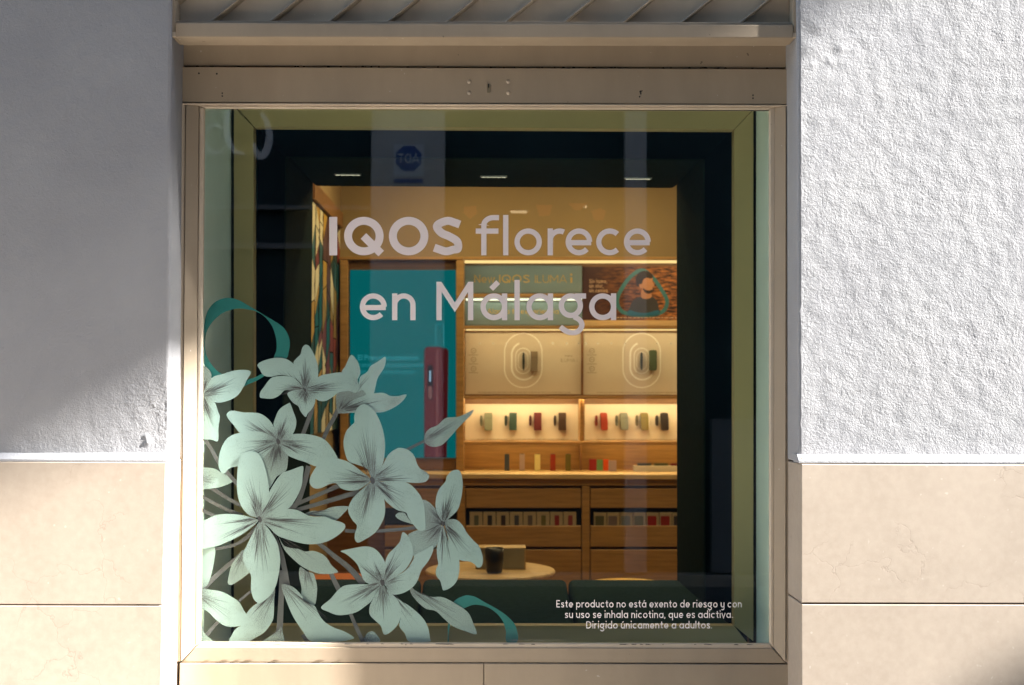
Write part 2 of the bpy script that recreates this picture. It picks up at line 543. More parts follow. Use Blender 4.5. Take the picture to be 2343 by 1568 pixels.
    if ch == 'P': return [[(h, 0), (h, CAP)], [(h, CAP - h), (0.5, CAP - h)] + arc(0.5, CAP - 0.4, 0.42 - h, 0.4 - h, 90, -90) + [(h, CAP - 0.8 + h)]], 0.92
    return [], 0.4

def ribbon2d(path, hw, taper=None):
    """list of quads along a 2-D path"""
    n = len(path)
    L, Rr = [], []
    for i in range(n):
        a = path[max(i - 1, 0)]; b = path[min(i + 1, n - 1)]
        closed = path[0] == path[-1] or (abs(path[0][0] - path[-1][0]) + abs(path[0][1] - path[-1][1]) < 1e-6)
        if closed and n > 4 and i in (0, n - 1):
            a, b = path[-2], path[1]
        dx, dy = b[0] - a[0], b[1] - a[1]
        l = math.hypot(dx, dy) or 1
        nx, ny = -dy / l, dx / l
        k = 1.0
        if 0 < i < n - 1:
            ax, ay = path[i][0] - path[i - 1][0], path[i][1] - path[i - 1][1]
            la = math.hypot(ax, ay) or 1
            c = (-ay / la) * nx + (ax / la) * ny
            k = 1 / max(c, 0.45)
        w = hw * (taper(i / (n - 1)) if taper else 1) * k
        L.append((path[i][0] + nx * w, path[i][1] + ny * w))
        Rr.append((path[i][0] - nx * w, path[i][1] - ny * w))
    return [(L[i], Rr[i], Rr[i + 1], L[i + 1]) for i in range(n - 1)]

def write(bm, text, x0, base, xh, w, to3d, width=None, gap=0.2, mi=0, lift=0.0, xs=None):
    """lay out text; picture units, y grows downwards; xs gives each letter's own left edge and width"""
    segs = []
    x = 0
    k = 0
    for ch in text:
        if ch == ' ':
            x += 0.5
            continue
        s, a = glyph(ch, w)
        if xs:
            lx, lw = xs[k]
            f = lw / (a * xh)
            segs.append(([[((lx - x0) / xh + p[0] * f, p[1]) for p in st] for st in s]))
        else:
            segs.append([[(x + p[0], p[1]) for p in st] for st in s])
        k += 1
        x += a + gap
    x -= gap
    f = (width / (x * xh)) if width else 1.0
    n = 0
    for s in segs:
        for st in s:
            for q in ribbon2d(st, w / 2):
                vs = [bm.verts.new(to3d(x0 + p[0] * xh * f, base - p[1] * xh, lift - 0.00006 * (n % 4))) for p in q]
                try:
                    fc = bm.faces.new(vs)
                    fc.material_index = mi
                except ValueError:
                    pass
            n += 1

def on_plane(Y):
    return lambda x, y, d=0.0: W(x, y, Y + d)

def flat(bm, pts, Y, mi=0):
    """filled outline on the plane Y, facing the street"""
    vs = [bm.verts.new(W(x, y, Y)) for x, y in pts]
    f = bm.faces.new(vs)
    if f.normal.y > 0 or f.calc_area() == 0:
        pass
    f.normal_update()
    if f.normal.y > 0:
        f.normal_flip()
    f.material_index = mi
    bmesh.ops.triangulate(bm, faces=[f], ngon_method='EAR_CLIP')

def rrect(x0, y0, x1, y1, r, n=6):
    out = []
    for cx, cy, a in ((x1 - r, y0 + r, -90), (x1 - r, y1 - r, 0), (x0 + r, y1 - r, 90), (x0 + r, y0 + r, 180)):
        for i in range(n + 1):
            t = R(a + 90 * i / n)
            out.append((cx + r * math.cos(t), cy + r * math.sin(t)))
    return out

def solid(bm, pts, Y, dep, mi=0):
    """outline with thickness dep"""
    quad_prism(bm, [W(x, y, Y) for x, y in pts], dep, mi)
# ================================================================== the street
bm = NB(); wbox(bm, -150, 150, -7.0, -4.3, -0.5, -0.12); struct('road', bm, M['asphalt'])
bm = NB(); wbox(bm, -150, 150, -4.3, 0.6, -0.5, 0.0); bev(bm, 0.01); struct('pavement', bm, M['street'])
bm = NB(); wbox(bm, -150, 150, -150, -7.0, -0.5, -0.02); struct('ground', bm, M['street'])

# ================================================================== facade
YF = 0.155           # window frame plane
fac = thing('building_facade', 'white rough plaster facade with beige stone plinth around the shop window', 'building', (0, 0.2, 0))
def wall_piece(name, pts, dep, m, bevel=0.0, seg=2, Y=0.0):
    bm = NB()
    quad_prism(bm, pts, dep)
    if bevel:
        bmesh.ops.recalc_face_normals(bm, faces=bm.faces[:])
        bev(bm, bevel, seg)
    return obj(name, bm, m, fac)
# plaster piers (edge leans with the picture's measured corners)
pl_t, pl_b = W(393, -300, 0), W(384, 1038, 0)
pr_t, pr_b = W(1826, -300, 0), W(1828, 1038, 0)
ZT = 5.2
zl = W(190, 1046, 0).z
zr = W(2080, 1050, 0).z
def X_at(a, b, z): return a.x + (b.x - a.x) * (z - a.z) / (b.z - a.z)
from mathutils import noise as mnoise
def plaster_skin(xin, xout, z0, z1, amp, spots, seed):
    # hand thrown plaster as real relief, so that the grazing sun picks it out
    st = 0.0023
    nx, nz = int(abs(xout - 0) / st) - int(abs(xin(z0)) / st), int((z1 - z0) / st)
    me_v, me_f = [], []
    sgn = 1 if xout > 0 else -1
    N = mnoise.noise
    for j in range(nz + 1):
        z = z0 + (z1 - z0) * j / nz
        x0 = xin(z)
        for i in range(-1, nx + 1):
            x = x0 + (xout - x0) * max(i, 0) / nx
            p = Vector((x, seed, z))
            a = amp
            h = 0.0
            for sx, sz, r, hh, k in spots:
                d = ((x - sx) / r) ** 2 + ((z - sz) / r) ** 2
                if d < 6:
                    g = math.exp(-d)
                    h += hh * g
                    a *= 1 - k * g
            g1 = N(p * 165)
            h += a * (0.55 * g1 + 0.50 * N(p * 270) + 0.25 * N(p * 70)) * (0.9 + 0.45 * N(p * 5 + Vector((5, 0, 0))))
            h += a * 1.0 * N(p * 11) * .5 + a * 6.0 * N(p * 2.3) * .5
            h += (0.0005 + a * .4) * N(Vector((x * 26, seed + 3, z * 26)))
            y = -h
            if i == -1:
                y = 0.03
            elif i < 3:
                y = y * .5 + 0.0022 * (3 - i) / 3 * (1 + N(Vector((3, seed, z * 40))))
            me_v.append((x, y, z))
    w = nx + 2
    for j in range(nz):
        for i in range(w - 1):
            q = (j * w + i, j * w + i + 1, (j + 1) * w + i + 1, (j + 1) * w + i)
            me_f.append(q if sgn > 0 else q[::-1])
    me = bpy.data.meshes.new('plaster_coat')
    me.from_pydata(me_v, [], me_f)
    me.materials.append(M['plaster'])
    for p_ in me.polygons: p_.use_smooth = True
    o = bpy.data.objects.new('plaster_coat', me)
    COL.objects.link(o)
    o.parent = fac
    o.location = -Vector(fac['_o'])
    o['_o'] = (0, 0, 0)
lump = W(338, 1012, 0)
pt1, pt2, pt3 = W(1880, 60, 0), W(1920, 20, 0), W(1850, 110, 0)
plaster_skin(lambda z: X_at(pl_t, pl_b, z), -2.0, zl + .004, 3.0, .00046, [(lump.x, lump.z, .010, .0028, 0), (lump.x - .006, lump.z + .018, .007, .002, 0), (W(385, 950, 0).x, W(385, 950, 0).z, .10, 0, -1.6)], 0.3)
plaster_skin(lambda z: X_at(pr_t, pr_b, z), 2.0, zr + .004, 3.0, .00044, [(pt1.x, pt1.z, .05, .002, .7), (pt2.x, pt2.z, .05, .001, .6), (pt3.x, pt3.z, .03, .002, .5), (W(1925, 110, 0).x, W(1925, 110, 0).z, .016, .0012, 0), (W(1900, 140, 0).x, W(1900, 140, 0).z, .012, .0010, 0), (W(1860, 150, 0).x, W(1860, 150, 0).z, .014, .0012, 0)], 7.7)
wall_piece('plaster_wall', [(-7, 0, zl - .012), (X_at(pl_t, pl_b, zl), 0, zl - .012), (X_at(pl_t, pl_b, 3.3), 0, 3.3), (X_at(pl_t, pl_b, 3.3), 0, ZT), (-7, 0, ZT)], 0.4, M['plaster'], 0.008, 3).location.y += .006
wall_piece('plaster_wall', [(X_at(pr_t, pr_b, zr), 0, zr - .012), (7, 0, zr - .012), (7, 0, ZT), (X_at(pr_t, pr_b, 3.3), 0, ZT)], 0.4, M['plaster'], 0.008, 3).location.y += .006
xa, xb = X_at(pl_t, pl_b, 3.3), X_at(pr_t, pr_b, 3.3)
bm = NB(); wbox(bm, xa + .002, xb - .002, 0.003, 0.4, 3.3, ZT); obj('lintel_wall', bm, M['plaster'], fac)
# flared plaster drip above the plinth: slopes outwards and catches the sun
def lip(x0, x1, z, zs0):
    bm = NB()
    P = [(0.001, z + .0135), (-0.0285, z - .006), (-0.0285, z - .0125), (0.05, z - .014), (0.05, z + .0135)]
    a = [bm.verts.new((x0, y, zz + zs0)) for y, zz in P]
    b = [bm.verts.new((x1, y, zz)) for y, zz in P]
    n = len(P)
    bm.faces.new(a); bm.faces.new(b[::-1])
    for i in range(n):
        bm.faces.new((a[i], b[i], b[(i + 1) % n], a[(i + 1) % n]))
    return obj('plinth_lip', bm, M['plaster'], fac)
lip(-7, W(381, 1046, -0.03).x, zl, 0)
lip(W(1829, 1050, -0.03).x, 7, zr, 0)
YS = -0.03
def slab(x0, x1, ytop, ybot, side):
    """one stone slab; its outer end leaves the picture"""
    if side < 0:
        p = [W(x1[1], ybot, YS), W(x1[0], ytop, YS)]
        pts = [(-7, YS, p[0].z), tuple(p[0]), tuple(p[1]), (-7, YS, p[1].z)]
    else:
        p = [W(x0[1], ybot, YS), W(x0[0], ytop, YS)]
        pts = [tuple(p[0]), (7, YS, p[0].z), (7, YS, p[1].z), tuple(p[1])]
    return wall_piece('stone_slab', pts, 0.36, M['stone'], 0.002, 1)
slab(None, (380, 372), 1058, 1383.5, -1)
slab(None, (372, 366), 1386.5, 1700, -1)
slab(None, (366, 362), 1703, 2080, -1)
slab((1834, 1834), None, 1062, 1379.5, 1)
slab((1834, 1835), None, 1383, 1700, 1)
slab((1835, 1836), None, 1703, 2080, 1)
bm = NB(); wbox(bm, -6.9, -1.12, YS + .004, 0.3, 0.0, zl - .02); obj('mortar', bm, M['mortar'], fac)
bm = NB(); wbox(bm, 0.985, 6.9, YS + .004, 0.3, 0.0, zr - .02); obj('mortar', bm, M['mortar'], fac)

# ================================================================== the window
win = thing('shop_window', 'large square shop window in a beige painted frame below ribbed panel', 'shop window', (0, 0.2, 0))
def part(name, fn, m, bevel=0.0, seg=2, parent=win, smooth=False):
    bm = NB()
    fn(bm)
    if bevel:
        bmesh.ops.recalc_face_normals(bm, faces=bm.faces[:])
        bev(bm, bevel, seg)
    return obj(name, bm, m, parent, smooth=smooth)
def Q(bm, pts, Y, dep, mi=0):
    quad_prism(bm, [W(x, y, Y) for x, y in pts], dep, mi)
# ribbed panel above
def f(bm):
    Q(bm, [(393, 60), (1826, 64), (1826, -420), (393, -420)], 0.085, 0.05)
part('ribbed_panel', f, M['paint_lip'])
for k in range(-6, 12):
    def f(bm, k=k):
        x = 484 + 134.3 * k
        yb = 51 + 0.004 * (x - 480)
        Q(bm, [(x - 8, yb), (x + 1, yb), (x + 1 + 640, yb - 520), (x - 8 + 640, yb - 520)], 0.052, 0.04)
    bm = NB(); f(bm)
    # trim to the width of the panel
    for co, no in ((W(400, 0, .05), (-1, 0, 0)), (W(1816, 0, .05), (1, 0, 0)), (W(900, -420, .05), (0, 0, 1))):
        g = bm.verts[:] + bm.edges[:] + bm.faces[:]
        res = bmesh.ops.bisect_plane(bm, geom=g, plane_co=co, plane_no=no, clear_outer=True)
        ed = [e for e in res['geom_cut'] if isinstance(e, bmesh.types.BMEdge)]
        if ed:
            bmesh.ops.edgeloop_fill(bm, edges=ed)
    if bm.verts:
        bmesh.ops.recalc_face_normals(bm, faces=bm.faces[:])
        bev(bm, 0.003, 1)
        obj('diagonal_rib', bm, M['paint'], win)
    else:
        bm.free()
part('side_trim', lambda bm: Q(bm, [(391, 84), (401, 84), (401, -420), (391, -420)], 0.02, 0.1), M['paint'], 0.004)
part('side_trim', lambda bm: Q(bm, [(1815, 84), (1827, 84), (1827, -420), (1815, -420)], 0.02, 0.1), M['paint'], 0.004)
part('fascia_board', lambda bm: Q(bm, [(401, 84.8), (1815, 86.8), (1815, 57), (401, 52)], 0.015, 0.10), M['paint'], 0.003)
part('fascia_bead', lambda bm: Q(bm, [(401, 56), (1815, 59), (1815, 51), (401, 47)], 0.030, 0.07), M['paint'], 0.003)
# deep reveal: sloping pale soffit and two jambs
def prism_between(bm, A, B):
    a = [bm.verts.new(p) for p in A]; b = [bm.verts.new(p) for p in B]
    n = len(A)
    bm.faces.new(a); bm.faces.new(b[::-1])
    for i in range(n):
        bm.faces.new((a[i], a[(i + 1) % n], b[(i + 1) % n], b[i]))
def soffit(bm):
    t0, t1 = 0.018, YF + .02
    fl, fr = W(393, 84, t0), W(1826, 86, t0)
    bl, br = W(412, 98, t1), W(1808, 100, t1)
    up = Vector((0, 0, .03))
    prism_between(bm, [fl, bl, bl + up, fl + up * .5], [fr, br, br + up, fr + up * .5])
part('reveal_soffit', soffit, M['paint_lip'], 0.002)
def jamb(bm, F, Bk, dx):
    prism_between(bm, [F[0], Bk[0], Bk[0] + Vector((dx, 0, 0)), F[0] + Vector((dx, 0, 0))], [F[1], Bk[1], Bk[1] + Vector((dx, 0, 0)), F[1] + Vector((dx, 0, 0))])
JB = YF + .05
part('reveal_jamb', lambda bm: jamb(bm, [W(393, 84, .004), W(383, 1050, .004)], [W(411, 98, JB), W(405, 1050, JB)], -.05), M['plaster'], 0.004)
part('reveal_jamb', lambda bm: jamb(bm, [W(380, 1048, YS + .006), W(366, 1900, YS + .006)], [W(405, 1048, JB), W(387, 1900, JB)], -.05), M['plaster'], 0.003)
part('reveal_jamb', lambda bm: jamb(bm, [W(1826, 86, .004), W(1828, 1050, .004)], [W(1810, 100, JB), W(1811, 1050, JB)], .05), M['plaster'], 0.004)
part('reveal_jamb', lambda bm: jamb(bm, [W(1833, 1048, YS + .006), W(1835, 1381, YS + .006)], [W(1812, 1048, JB), W(1811, 1372, JB)], .05), M['stone'], 0.002)
part('reveal_jamb', lambda bm: jamb(bm, [W(1833, 1384, YS + .006), W(1837, 1900, YS + .006)], [W(1811, 1375, JB), W(1810, 1900, JB)], .05), M['stone'], 0.002)
# dark joint behind everything
part('joint_gap', lambda bm: Q(bm, [(390, 1900), (1822, 1900), (1822, 1500), (390, 1500)], YF + .035, .02), M['gap'])
part('joint_gap', lambda bm: Q(bm, [(397, 1560), (430, 1560), (430, 230), (408, 230)], YF + .035, .02), M['gap'])
part('joint_gap', lambda bm: Q(bm, [(1790, 1560), (1817, 1560), (1817, 230), (1790, 230)], YF + .035, .02), M['gap'])
part('joint_gap', lambda bm: Q(bm, [(405, 245), (1815, 252), (1815, 90), (405, 90)], YF + .035, .02), M['gap'])
# shutter box
part('shutter_box', lambda bm: Q(bm, [(413.5, 150.5), (1808, 155.5), (1808, 92), (413.5, 90)], YF + .012, .03), M['paint'], 0.002)
part('lock_rail', lambda bm: Q(bm, [(413.5, 234), (1807, 239), (1807, 158), (413.5, 153)], YF, .04), M['paint'], 0.003)
part('rail_bead', lambda bm: Q(bm, [(413.5, 239.5), (1807, 243.2), (1807, 240.2), (413.5, 235.5)], YF - .004, .04), M['paint_lip'], 0.002)
# frame sides, bottom rail, panel underneath
part('outer_strip', lambda bm: Q(bm, [(1799, 1516), (1806.5, 1516), (1807, 243), (1799.5, 243)], YF + .002, .05), M['paint_lip'], 0.003)
def stile(bm, P, ya, yb):
    # moulded stile: its face slopes back from the outer edge to the pane
    a = [W(*P[0], ya), W(*P[1], yb), W(*P[2], yb), W(*P[3], ya)]
    quad_prism(bm, a, .05)
part('outer_strip', lambda bm: stile(bm, [(402.5, 1514), (413, 1514), (424, 237), (416, 237)], YF - .006, YF + .002), M['paint_lip'], 0.002)
part('frame_stile', lambda bm: stile(bm, [(414, 1514), (446, 1480), (455, 241), (425, 241)], YF - .006, YF + .0125), M['paint'], 0.003, 3)
part('frame_stile', lambda bm: stile(bm, [(1798, 1516), (1770, 1482), (1772, 245), (1798.5, 243)], YF - .006, YF + .0125), M['paint'], 0.003, 3)
part('bottom_rail', lambda bm: Q(bm, [(416, 1515), (1798, 1517.5), (1768, 1484), (447, 1481)], YF + .008, .05), M['paint'], 0.002)
BEAD = M['paint_lip']
part('glazing_bead', lambda bm: Q(bm, [(445, 1482), (456.5, 1470.5), (467.5, 247), (456, 243)], YF + .012, .019), BEAD, 0.006, 3)
part('glazing_bead', lambda bm: Q(bm, [(1761.5, 1473), (1771, 1485), (1773.5, 244.5), (1761, 250)], YF + .012, .019), BEAD, 0.005, 3)
part('glazing_bead', lambda bm: Q(bm, [(445.5, 1483.5), (1770, 1486.5), (1761, 1473.5), (457, 1471)], YF + .012, .019), BEAD, 0.004, 3)
part('glazing_bead', lambda bm: Q(bm, [(467.5, 246.5), (1761, 249.5), (1773, 243.8), (456, 241)], YF + .008, .022), BEAD, 0.004, 3)
part('apron_panel', lambda bm: Q(bm, [(402, 2000), (1106.5, 2000), (1106.5, 1518.5), (411, 1517.5)], YF + .004, .05), M['paint'], 0.003)
part('apron_panel', lambda bm: Q(bm, [(1108, 2000), (1806, 2000), (1806, 1521), (1108, 1518.5)], YF + .004, .05), M['paint'], 0.003)
for x, y in ((1073.5, 187), (1073.5, 212.5), (1163, 187), (1163, 212.5)):
    bm = NB()
    lathe_y(bm, [(0, -.004), (.003, -.0037), (.006, -.002), (.0078, .001)], W(x, y, YF))
    obj('rivet', bm, M['rivet'], win, smooth=True)
lk = NB()
lathe_y(lk, [(0, -.003), (.0052, -.003), (.0055, .001)], W(1118, 196, YF))
solid(lk, rrect(1114.5, 197, 1121.5, 213, 2), YF - .0025, .004)
lock = obj('keyhole', lk, M['brass'], win)
bm = NB(); solid(bm, rrect(1116.5, 192, 1119.5, 201, 1.2), YF - .0034, .003); obj('key_slot', bm, M['gap'], lock)
bm = NB()
for x, y, r in ((455, 168, 2), (496, 169, 2), (508.5, 213.5, 1.7), (508.5, 220, 1.7), (1723, 218, 1.7), (1723, 225, 1.7), (1465.5, 210, 2.6), (1466, 214.5, 1.8), (1463.5, 221.5, 1.8), (1469, 208, 1.3)):
    solid(bm, [(x + r * math.cos(a * .7854), y + r * 1.1 * math.sin(a * .7854)) for a in range(8)], YF - .0012, .003)
obj('screw_hole', bm, M['gap'], win)
# paint chips along the open joint
bm = NB()
rc = random.Random(3)
for k in range(46):
    x = rc.uniform(420, 1800); y = 152 + 4.6 * (x - 413) / 1394; l = rc.uniform(2, 12); hh = rc.uniform(.6, 2.6)
    if rc.random() < .7: solid(bm, [(x, y + .5), (x + l, y + .5), (x + l * .8, y - hh * .7), (x + l * .4, y - hh), (x + l * .1, y - hh * .4)], YF + .0105, .003)
    else: solid(bm, [(x, y), (x + l, y), (x + l * .7, y + hh), (x + l * .2, y + hh * .6)], YF - .001, .003)
for k in range(40):
    x = rc.uniform(470, 1740); y = 1472.4 + 2.4 * (x - 470) / 1290; l = rc.uniform(3, 18)
    solid(bm, [(x, y + 1.2), (x + l, y + 1.2 + rc.uniform(-.5, .8)), (x + l * .6, y + rc.uniform(-.2, .3)), (x + l * .2, y)], YF - .0052, .003)
obj('paint_chip', bm, M['gap'], win)
# the pane
YG = 0.1865
bm = NB()
quad = [W(448, 1478, YG), W(1768, 1480, YG), W(1768, 236, YG), W(460, 232, YG)]
fce = bm.faces.new([bm.verts.new(p) for p in quad])
obj('glass_pane', bm, M['glass'], win)

# ================================================================== vinyl lettering (on the street side of the pane)
YL = YG - .003
YD = YG + .005
XH = 61.5
def heading(label, words, base):
    r = thing('window_lettering', label, 'lettering', W(1120, base, YL))
    for txt, w, xs in words:
        bm = NB()
        write(bm, txt, xs[0][0], base, XH, w, on_plane(YL), xs=xs)
        obj('lettered_word', bm, M['vinyl_text'], r, recalc=False)
heading('upper heading of the pale window lettering, first word in heavy capitals',
        [('IQOS', .295, [(753.5, 18), (787, 91), (889.5, 91), (989, 67)]),
         ('florece', .196, [(1088.5, 52), (1151, 12.3), (1177, 63), (1253, 36), (1294, 60), (1364, 56), (1427.5, 60.5)])], 584.5)
heading('second line of pale window lettering, thin letters under the capitals',
        [('en', .196, [(823, 61), (897, 54)]),
         ('Málaga', .196, [(998.5, 84.5), (1099.5, 61), (1177, 12.3), (1204.5, 61), (1278.5, 62.5), (1348, 62)])], 733)
nb = thing('window_notice', 'small three line white warning text at the lower right of the pane', 'lettering', W(1485, 1415, YL))
for txt, x0, x1, base in (('Este producto no está exento de riesgo y con', 1273, 1697, 1390.2), ('su uso se inhala nicotina, que es adictiva.', 1292.5, 1676.5, 1414.3), ('Dirigido únicamente a adultos.', 1341.5, 1628.8, 1438.4)):
    bm = NB()
    write(bm, txt, x0, base, 11.6, .19, on_plane(YL), width=x1 - x0, gap=.24)
    obj('text_line', bm, plain('notice_vinyl', (.93, .88, .87), .5, 0), nb, recalc=False)

# ================================================================== printed flowers (inside of the pane)
ZA = lambda x, y: (446.2 + x * .25536, 657.8 + y * .25536)
ZB = lambda x, y: (686.4 + x * .2736, 772.2 + y * .2736)
ZC = lambda x, y: (446.2 + x * .2737, 1058.2 + y * .2737)
ZD = lambda x, y: (789.4 + x * .2736, 1058.2 + y * .2736)
LAYER = [0]
def tube_pts(p, q, w):
    return p
def shape(name, pts, tr, m, parent, centre=None, rad=60, hatch=0, reach=(.22, .78), hw=1.0, raw=False):
    """one cut vinyl shape with printed hatching that fans out from 'centre' (picture units)"""
    LAYER[0] += 1
    Y = YD + .012 - LAYER[0] * .00012
    P = [tr(*p) for p in pts]
    P = P if raw else crom(P, True, 6)
    bm = NB()
    flat(bm, P, Y)
    c = centre or P[0]
    if hatch:
        rg = random.Random(LAYER[0])
        dm = max(math.hypot(x - c[0], y - c[1]) for x, y in P)
        tip = max(P, key=lambda p: math.hypot(p[0] - c[0], p[1] - c[1]))
        cand = [p for p in P if math.hypot(p[0] - c[0], p[1] - c[1]) > .42 * dm]
        cand.sort(key=lambda p: math.atan2((p[0] - c[0]) * (tip[1] - c[1]) - (p[1] - c[1]) * (tip[0] - c[0]), (p[0] - c[0]) * (tip[0] - c[0]) + (p[1] - c[1]) * (tip[1] - c[1])))
        for k in range(hatch):
            e = cand[min(len(cand) - 1, int((k + rg.uniform(.2, .8)) / hatch * len(cand)))]
            fr = rg.uniform(*reach)
            s = rg.uniform(.07, .26)
            ax = (c[0] + (tip[0] - c[0]) * fr * .5, c[1] + (tip[1] - c[1]) * fr * .5)
            p0 = (c[0] + (e[0] - c[0]) * s, c[1] + (e[1] - c[1]) * s)
            p2 = (c[0] + (e[0] * .8 + tip[0] * .2 - c[0]) * fr, c[1] + (e[1] * .8 + tip[1] * .2 - c[1]) * fr)
            p1 = ((p0[0] + p2[0]) / 2 * .82 + ax[0] * .18, (p0[1] + p2[1]) / 2 * .82 + ax[1] * .18)
            path = [((1 - u) ** 2 * p0[0] + 2 * u * (1 - u) * p1[0] + u * u * p2[0], (1 - u) ** 2 * p0[1] + 2 * u * (1 - u) * p1[1] + u * u * p2[1]) for u in [i / 7 for i in range(8)]]
            for q in ribbon2d(path, hw * rg.uniform(.18, .44), lambda u: max(.08, math.sin(math.pi * min(1, .12 + u * .88)))):
                bm.faces.new([bm.verts.new(W(x, y, Y - .00005)) for x, y in q]).material_index = 1
    o = obj(name, bm, [m, M['ink']], parent, origin=W(c[0], c[1], Y), recalc=False)
    o.color = (rad / 695.0, 0, 0, 1)
    return o
def stem_on(parent, pts, tr, w0, w1=None):
    P = [tr(*p) for p in pts]
    C = crom(P, False, 6)
    w1 = w1 or w0
    qs = ribbon2d(C, .5, lambda u: w0 + (w1 - w0) * u)
    out = [q[0] for q in qs] + [qs[-1][3]] + [qs[-1][2]] + [q[1] for q in qs[::-1]]
    return shape('stem', out, lambda x, y: (x, y), M['stem'], parent, rad=400, raw=True)
FL = 'pale flowers printed on the pane'
def flower(label, centre, tr, petals, stems=(), rad=62, heart=True, hs=1.0):
    c = tr(*centre)
    r = thing('flower_decal', label, 'flower decal', W(c[0], c[1], YD), FL)
    for s in stems:
        stem_on(r, *s)
    for pts, m in petals:
        o = shape('petal', pts, tr, M[m], r, c, rad if m == 'petal' else rad * 2.2, 46)
    if heart:
        shape('flower_heart', [(c[0] - 5 * hs, c[1] - 4 * hs), (c[0] - 1, c[1] - 7 * hs), (c[0] + 4 * hs, c[1] - 3 * hs), (c[0] + 5 * hs, c[1] + 4 * hs), (c[0] + 1, c[1] + 8 * hs), (c[0] - 3 * hs, c[1] + 4 * hs)], lambda x, y: (x, y), M['ink'], r)
    return r
# ribbons lie behind everything
rb = thing('ribbon_decal', 'large teal ribbon loop curling above the left flowers', 'ribbon decal', W(560, 780, YD))
shape('ribbon_loop', [(78, 560), (79, 440), (84, 330), (103, 235), (140, 170), (190, 125), (255, 99), (320, 95), (400, 118), (500, 175), (590, 230), (700, 295), (785, 352), (830, 415), (850, 490), (842, 565), (815, 640), (710, 640), (729, 560), (729, 480), (711, 400), (680, 330), (620, 260), (545, 215), (480, 200), (400, 190), (330, 200), (250, 230), (185, 280), (135, 340), (105, 400), (92, 470), (93, 560), (110, 625), (145, 685), (190, 740), (250, 790), (150, 812), (145, 775), (110, 722), (80, 680)], ZA, M['ribbon'], rb, raw=False)
shape('ribbon_loop', [(430, 890), (460, 832), (540, 805), (600, 775), (625, 790), (545, 840), (480, 868)], ZA, M['ribbon'], rb)
rb = thing('ribbon_decal', 'smaller teal ribbon loop at the bottom edge of the pane', 'ribbon decal', W(1120, 1420, YD))
shape('ribbon_loop', [(905, 1180), (940, 1140), (990, 1118), (1030, 1112), (1090, 1125), (1170, 1170), (1270, 1225), (1350, 1280), (1410, 1340), (1440, 1410), (1440, 1500), (1350, 1500), (1345, 1410), (1320, 1330), (1270, 1265), (1200, 1215), (1120, 1193), (1060, 1195), (1000, 1220), (970, 1235)], ZD, M['ribbon'], rb)
shape('ribbon_loop', [(858, 1500), (859, 1420), (863, 1350), (880, 1340), (870, 1420), (868, 1500)], ZD, M['ribbon'], rb)
# loose stems
ls = thing('stem_decal', 'grey stippled stems radiating between the printed flowers', 'stem decal', W(560, 1250, YD))
for pts, w0, w1 in (([(125, 205), (255, 290), (380, 360)], 9, 8), ([(55, 285), (180, 352), (300, 410), (400, 445)], 7, 9), ([(50, 395), (110, 425), (185, 455)], 8, 8),
                    ([(515, 545), (430, 630), (330, 690), (165, 727)], 10, 6), ([(420, 745), (290, 850), (170, 955), (60, 1065)], 9, 12),
                    ([(480, 1070), (420, 1115), (360, 1168)], 5, 7), ([(200, 1325), (150, 1380), (92, 1450)], 7, 9),
                    ([(1254, 571), (1400, 578), (1534, 574), (1694, 562), (1850, 545)], 8, 8),
                    ([(650, 590), (715, 750), (750, 900), (770, 1030)], 10, 13), ([(722, 900), (722, 1060), (716, 1230), (705, 1420)], 10, 15),
                    ([(1020, 665), (1160, 780), (1290, 885), (1410, 1020)], 9, 15), ([(1135, 925), (1170, 1000), (1215, 1090)], 10, 12),
                    ([(900, 1440), (925, 1475), (945, 1510)], 9, 11), ([(1215, 190), (1050, 262), (790, 375)], 11, 8), ([(1375, 245), (1150, 312), (830, 405)], 12, 9)):
    stem_on(ls, pts, ZC, w0, w1)
# leaves behind the flowers
LF = 'pale leaves printed on the pane'
def leaf(label, pts, tr, m='petal', c=None, n=16, rad=55):
    P = tr(*(c or pts[0]))
    o = shape('leaf_decal', pts, tr, M[m], None, P, rad, n, (.3, .85))
    return tag(o, label, 'leaf decal', LF)
leaf('blunt leaf decal cut off by the frame, between two stems at mid height', [(40, 60), (110, 45), (170, 55), (220, 85), (280, 115), (315, 150), (310, 165), (260, 190), (180, 212), (40, 212)], ZC, c=(20, 140), n=9)
leaf('slim streaked leaf decal left of the large central flower', [(918, 432), (980, 405), (1050, 407), (1120, 382), (1200, 366), (1270, 367), (1282, 380), (1240, 430), (1170, 487), (1090, 455), (1010, 450)], ZC, 'leaf', n=18)
leaf('tall plain leaf decal along the left frame under the largest flower', [(40, 690), (162, 700), (152, 870), (112, 1010), (70, 1050), (40, 1055)], ZC, c=(40, 1100), n=0)
leaf('twisted grey leaf decal hanging right of the largest flower', [(880, 875), (940, 915), (990, 930), (1015, 1010), (1020, 1080), (1000, 1195), (930, 1185), (890, 1120), (890, 1050), (870, 950)], ZC, 'leaf', c=(925, 870), n=20)
leaf('small streaked leaf decal tucked beneath the largest flower at its left', [(408, 735), (445, 870), (462, 910), (420, 950), (350, 1000), (300, 1025), (275, 1010), (280, 960), (295, 890), (310, 850), (360, 780)], ZC, 'leaf', c=(420, 730), n=18)
leaf('long pointed leaf decal with dark stipple right of the stems', [(695, 610), (740, 690), (800, 715), (870, 725), (920, 745), (990, 740), (1060, 765), (1110, 810), (1140, 860), (1195, 915), (1130, 932), (1050, 932), (960, 905), (880, 860), (800, 790), (740, 720)], ZC, 'leaf', n=8, rad=80)
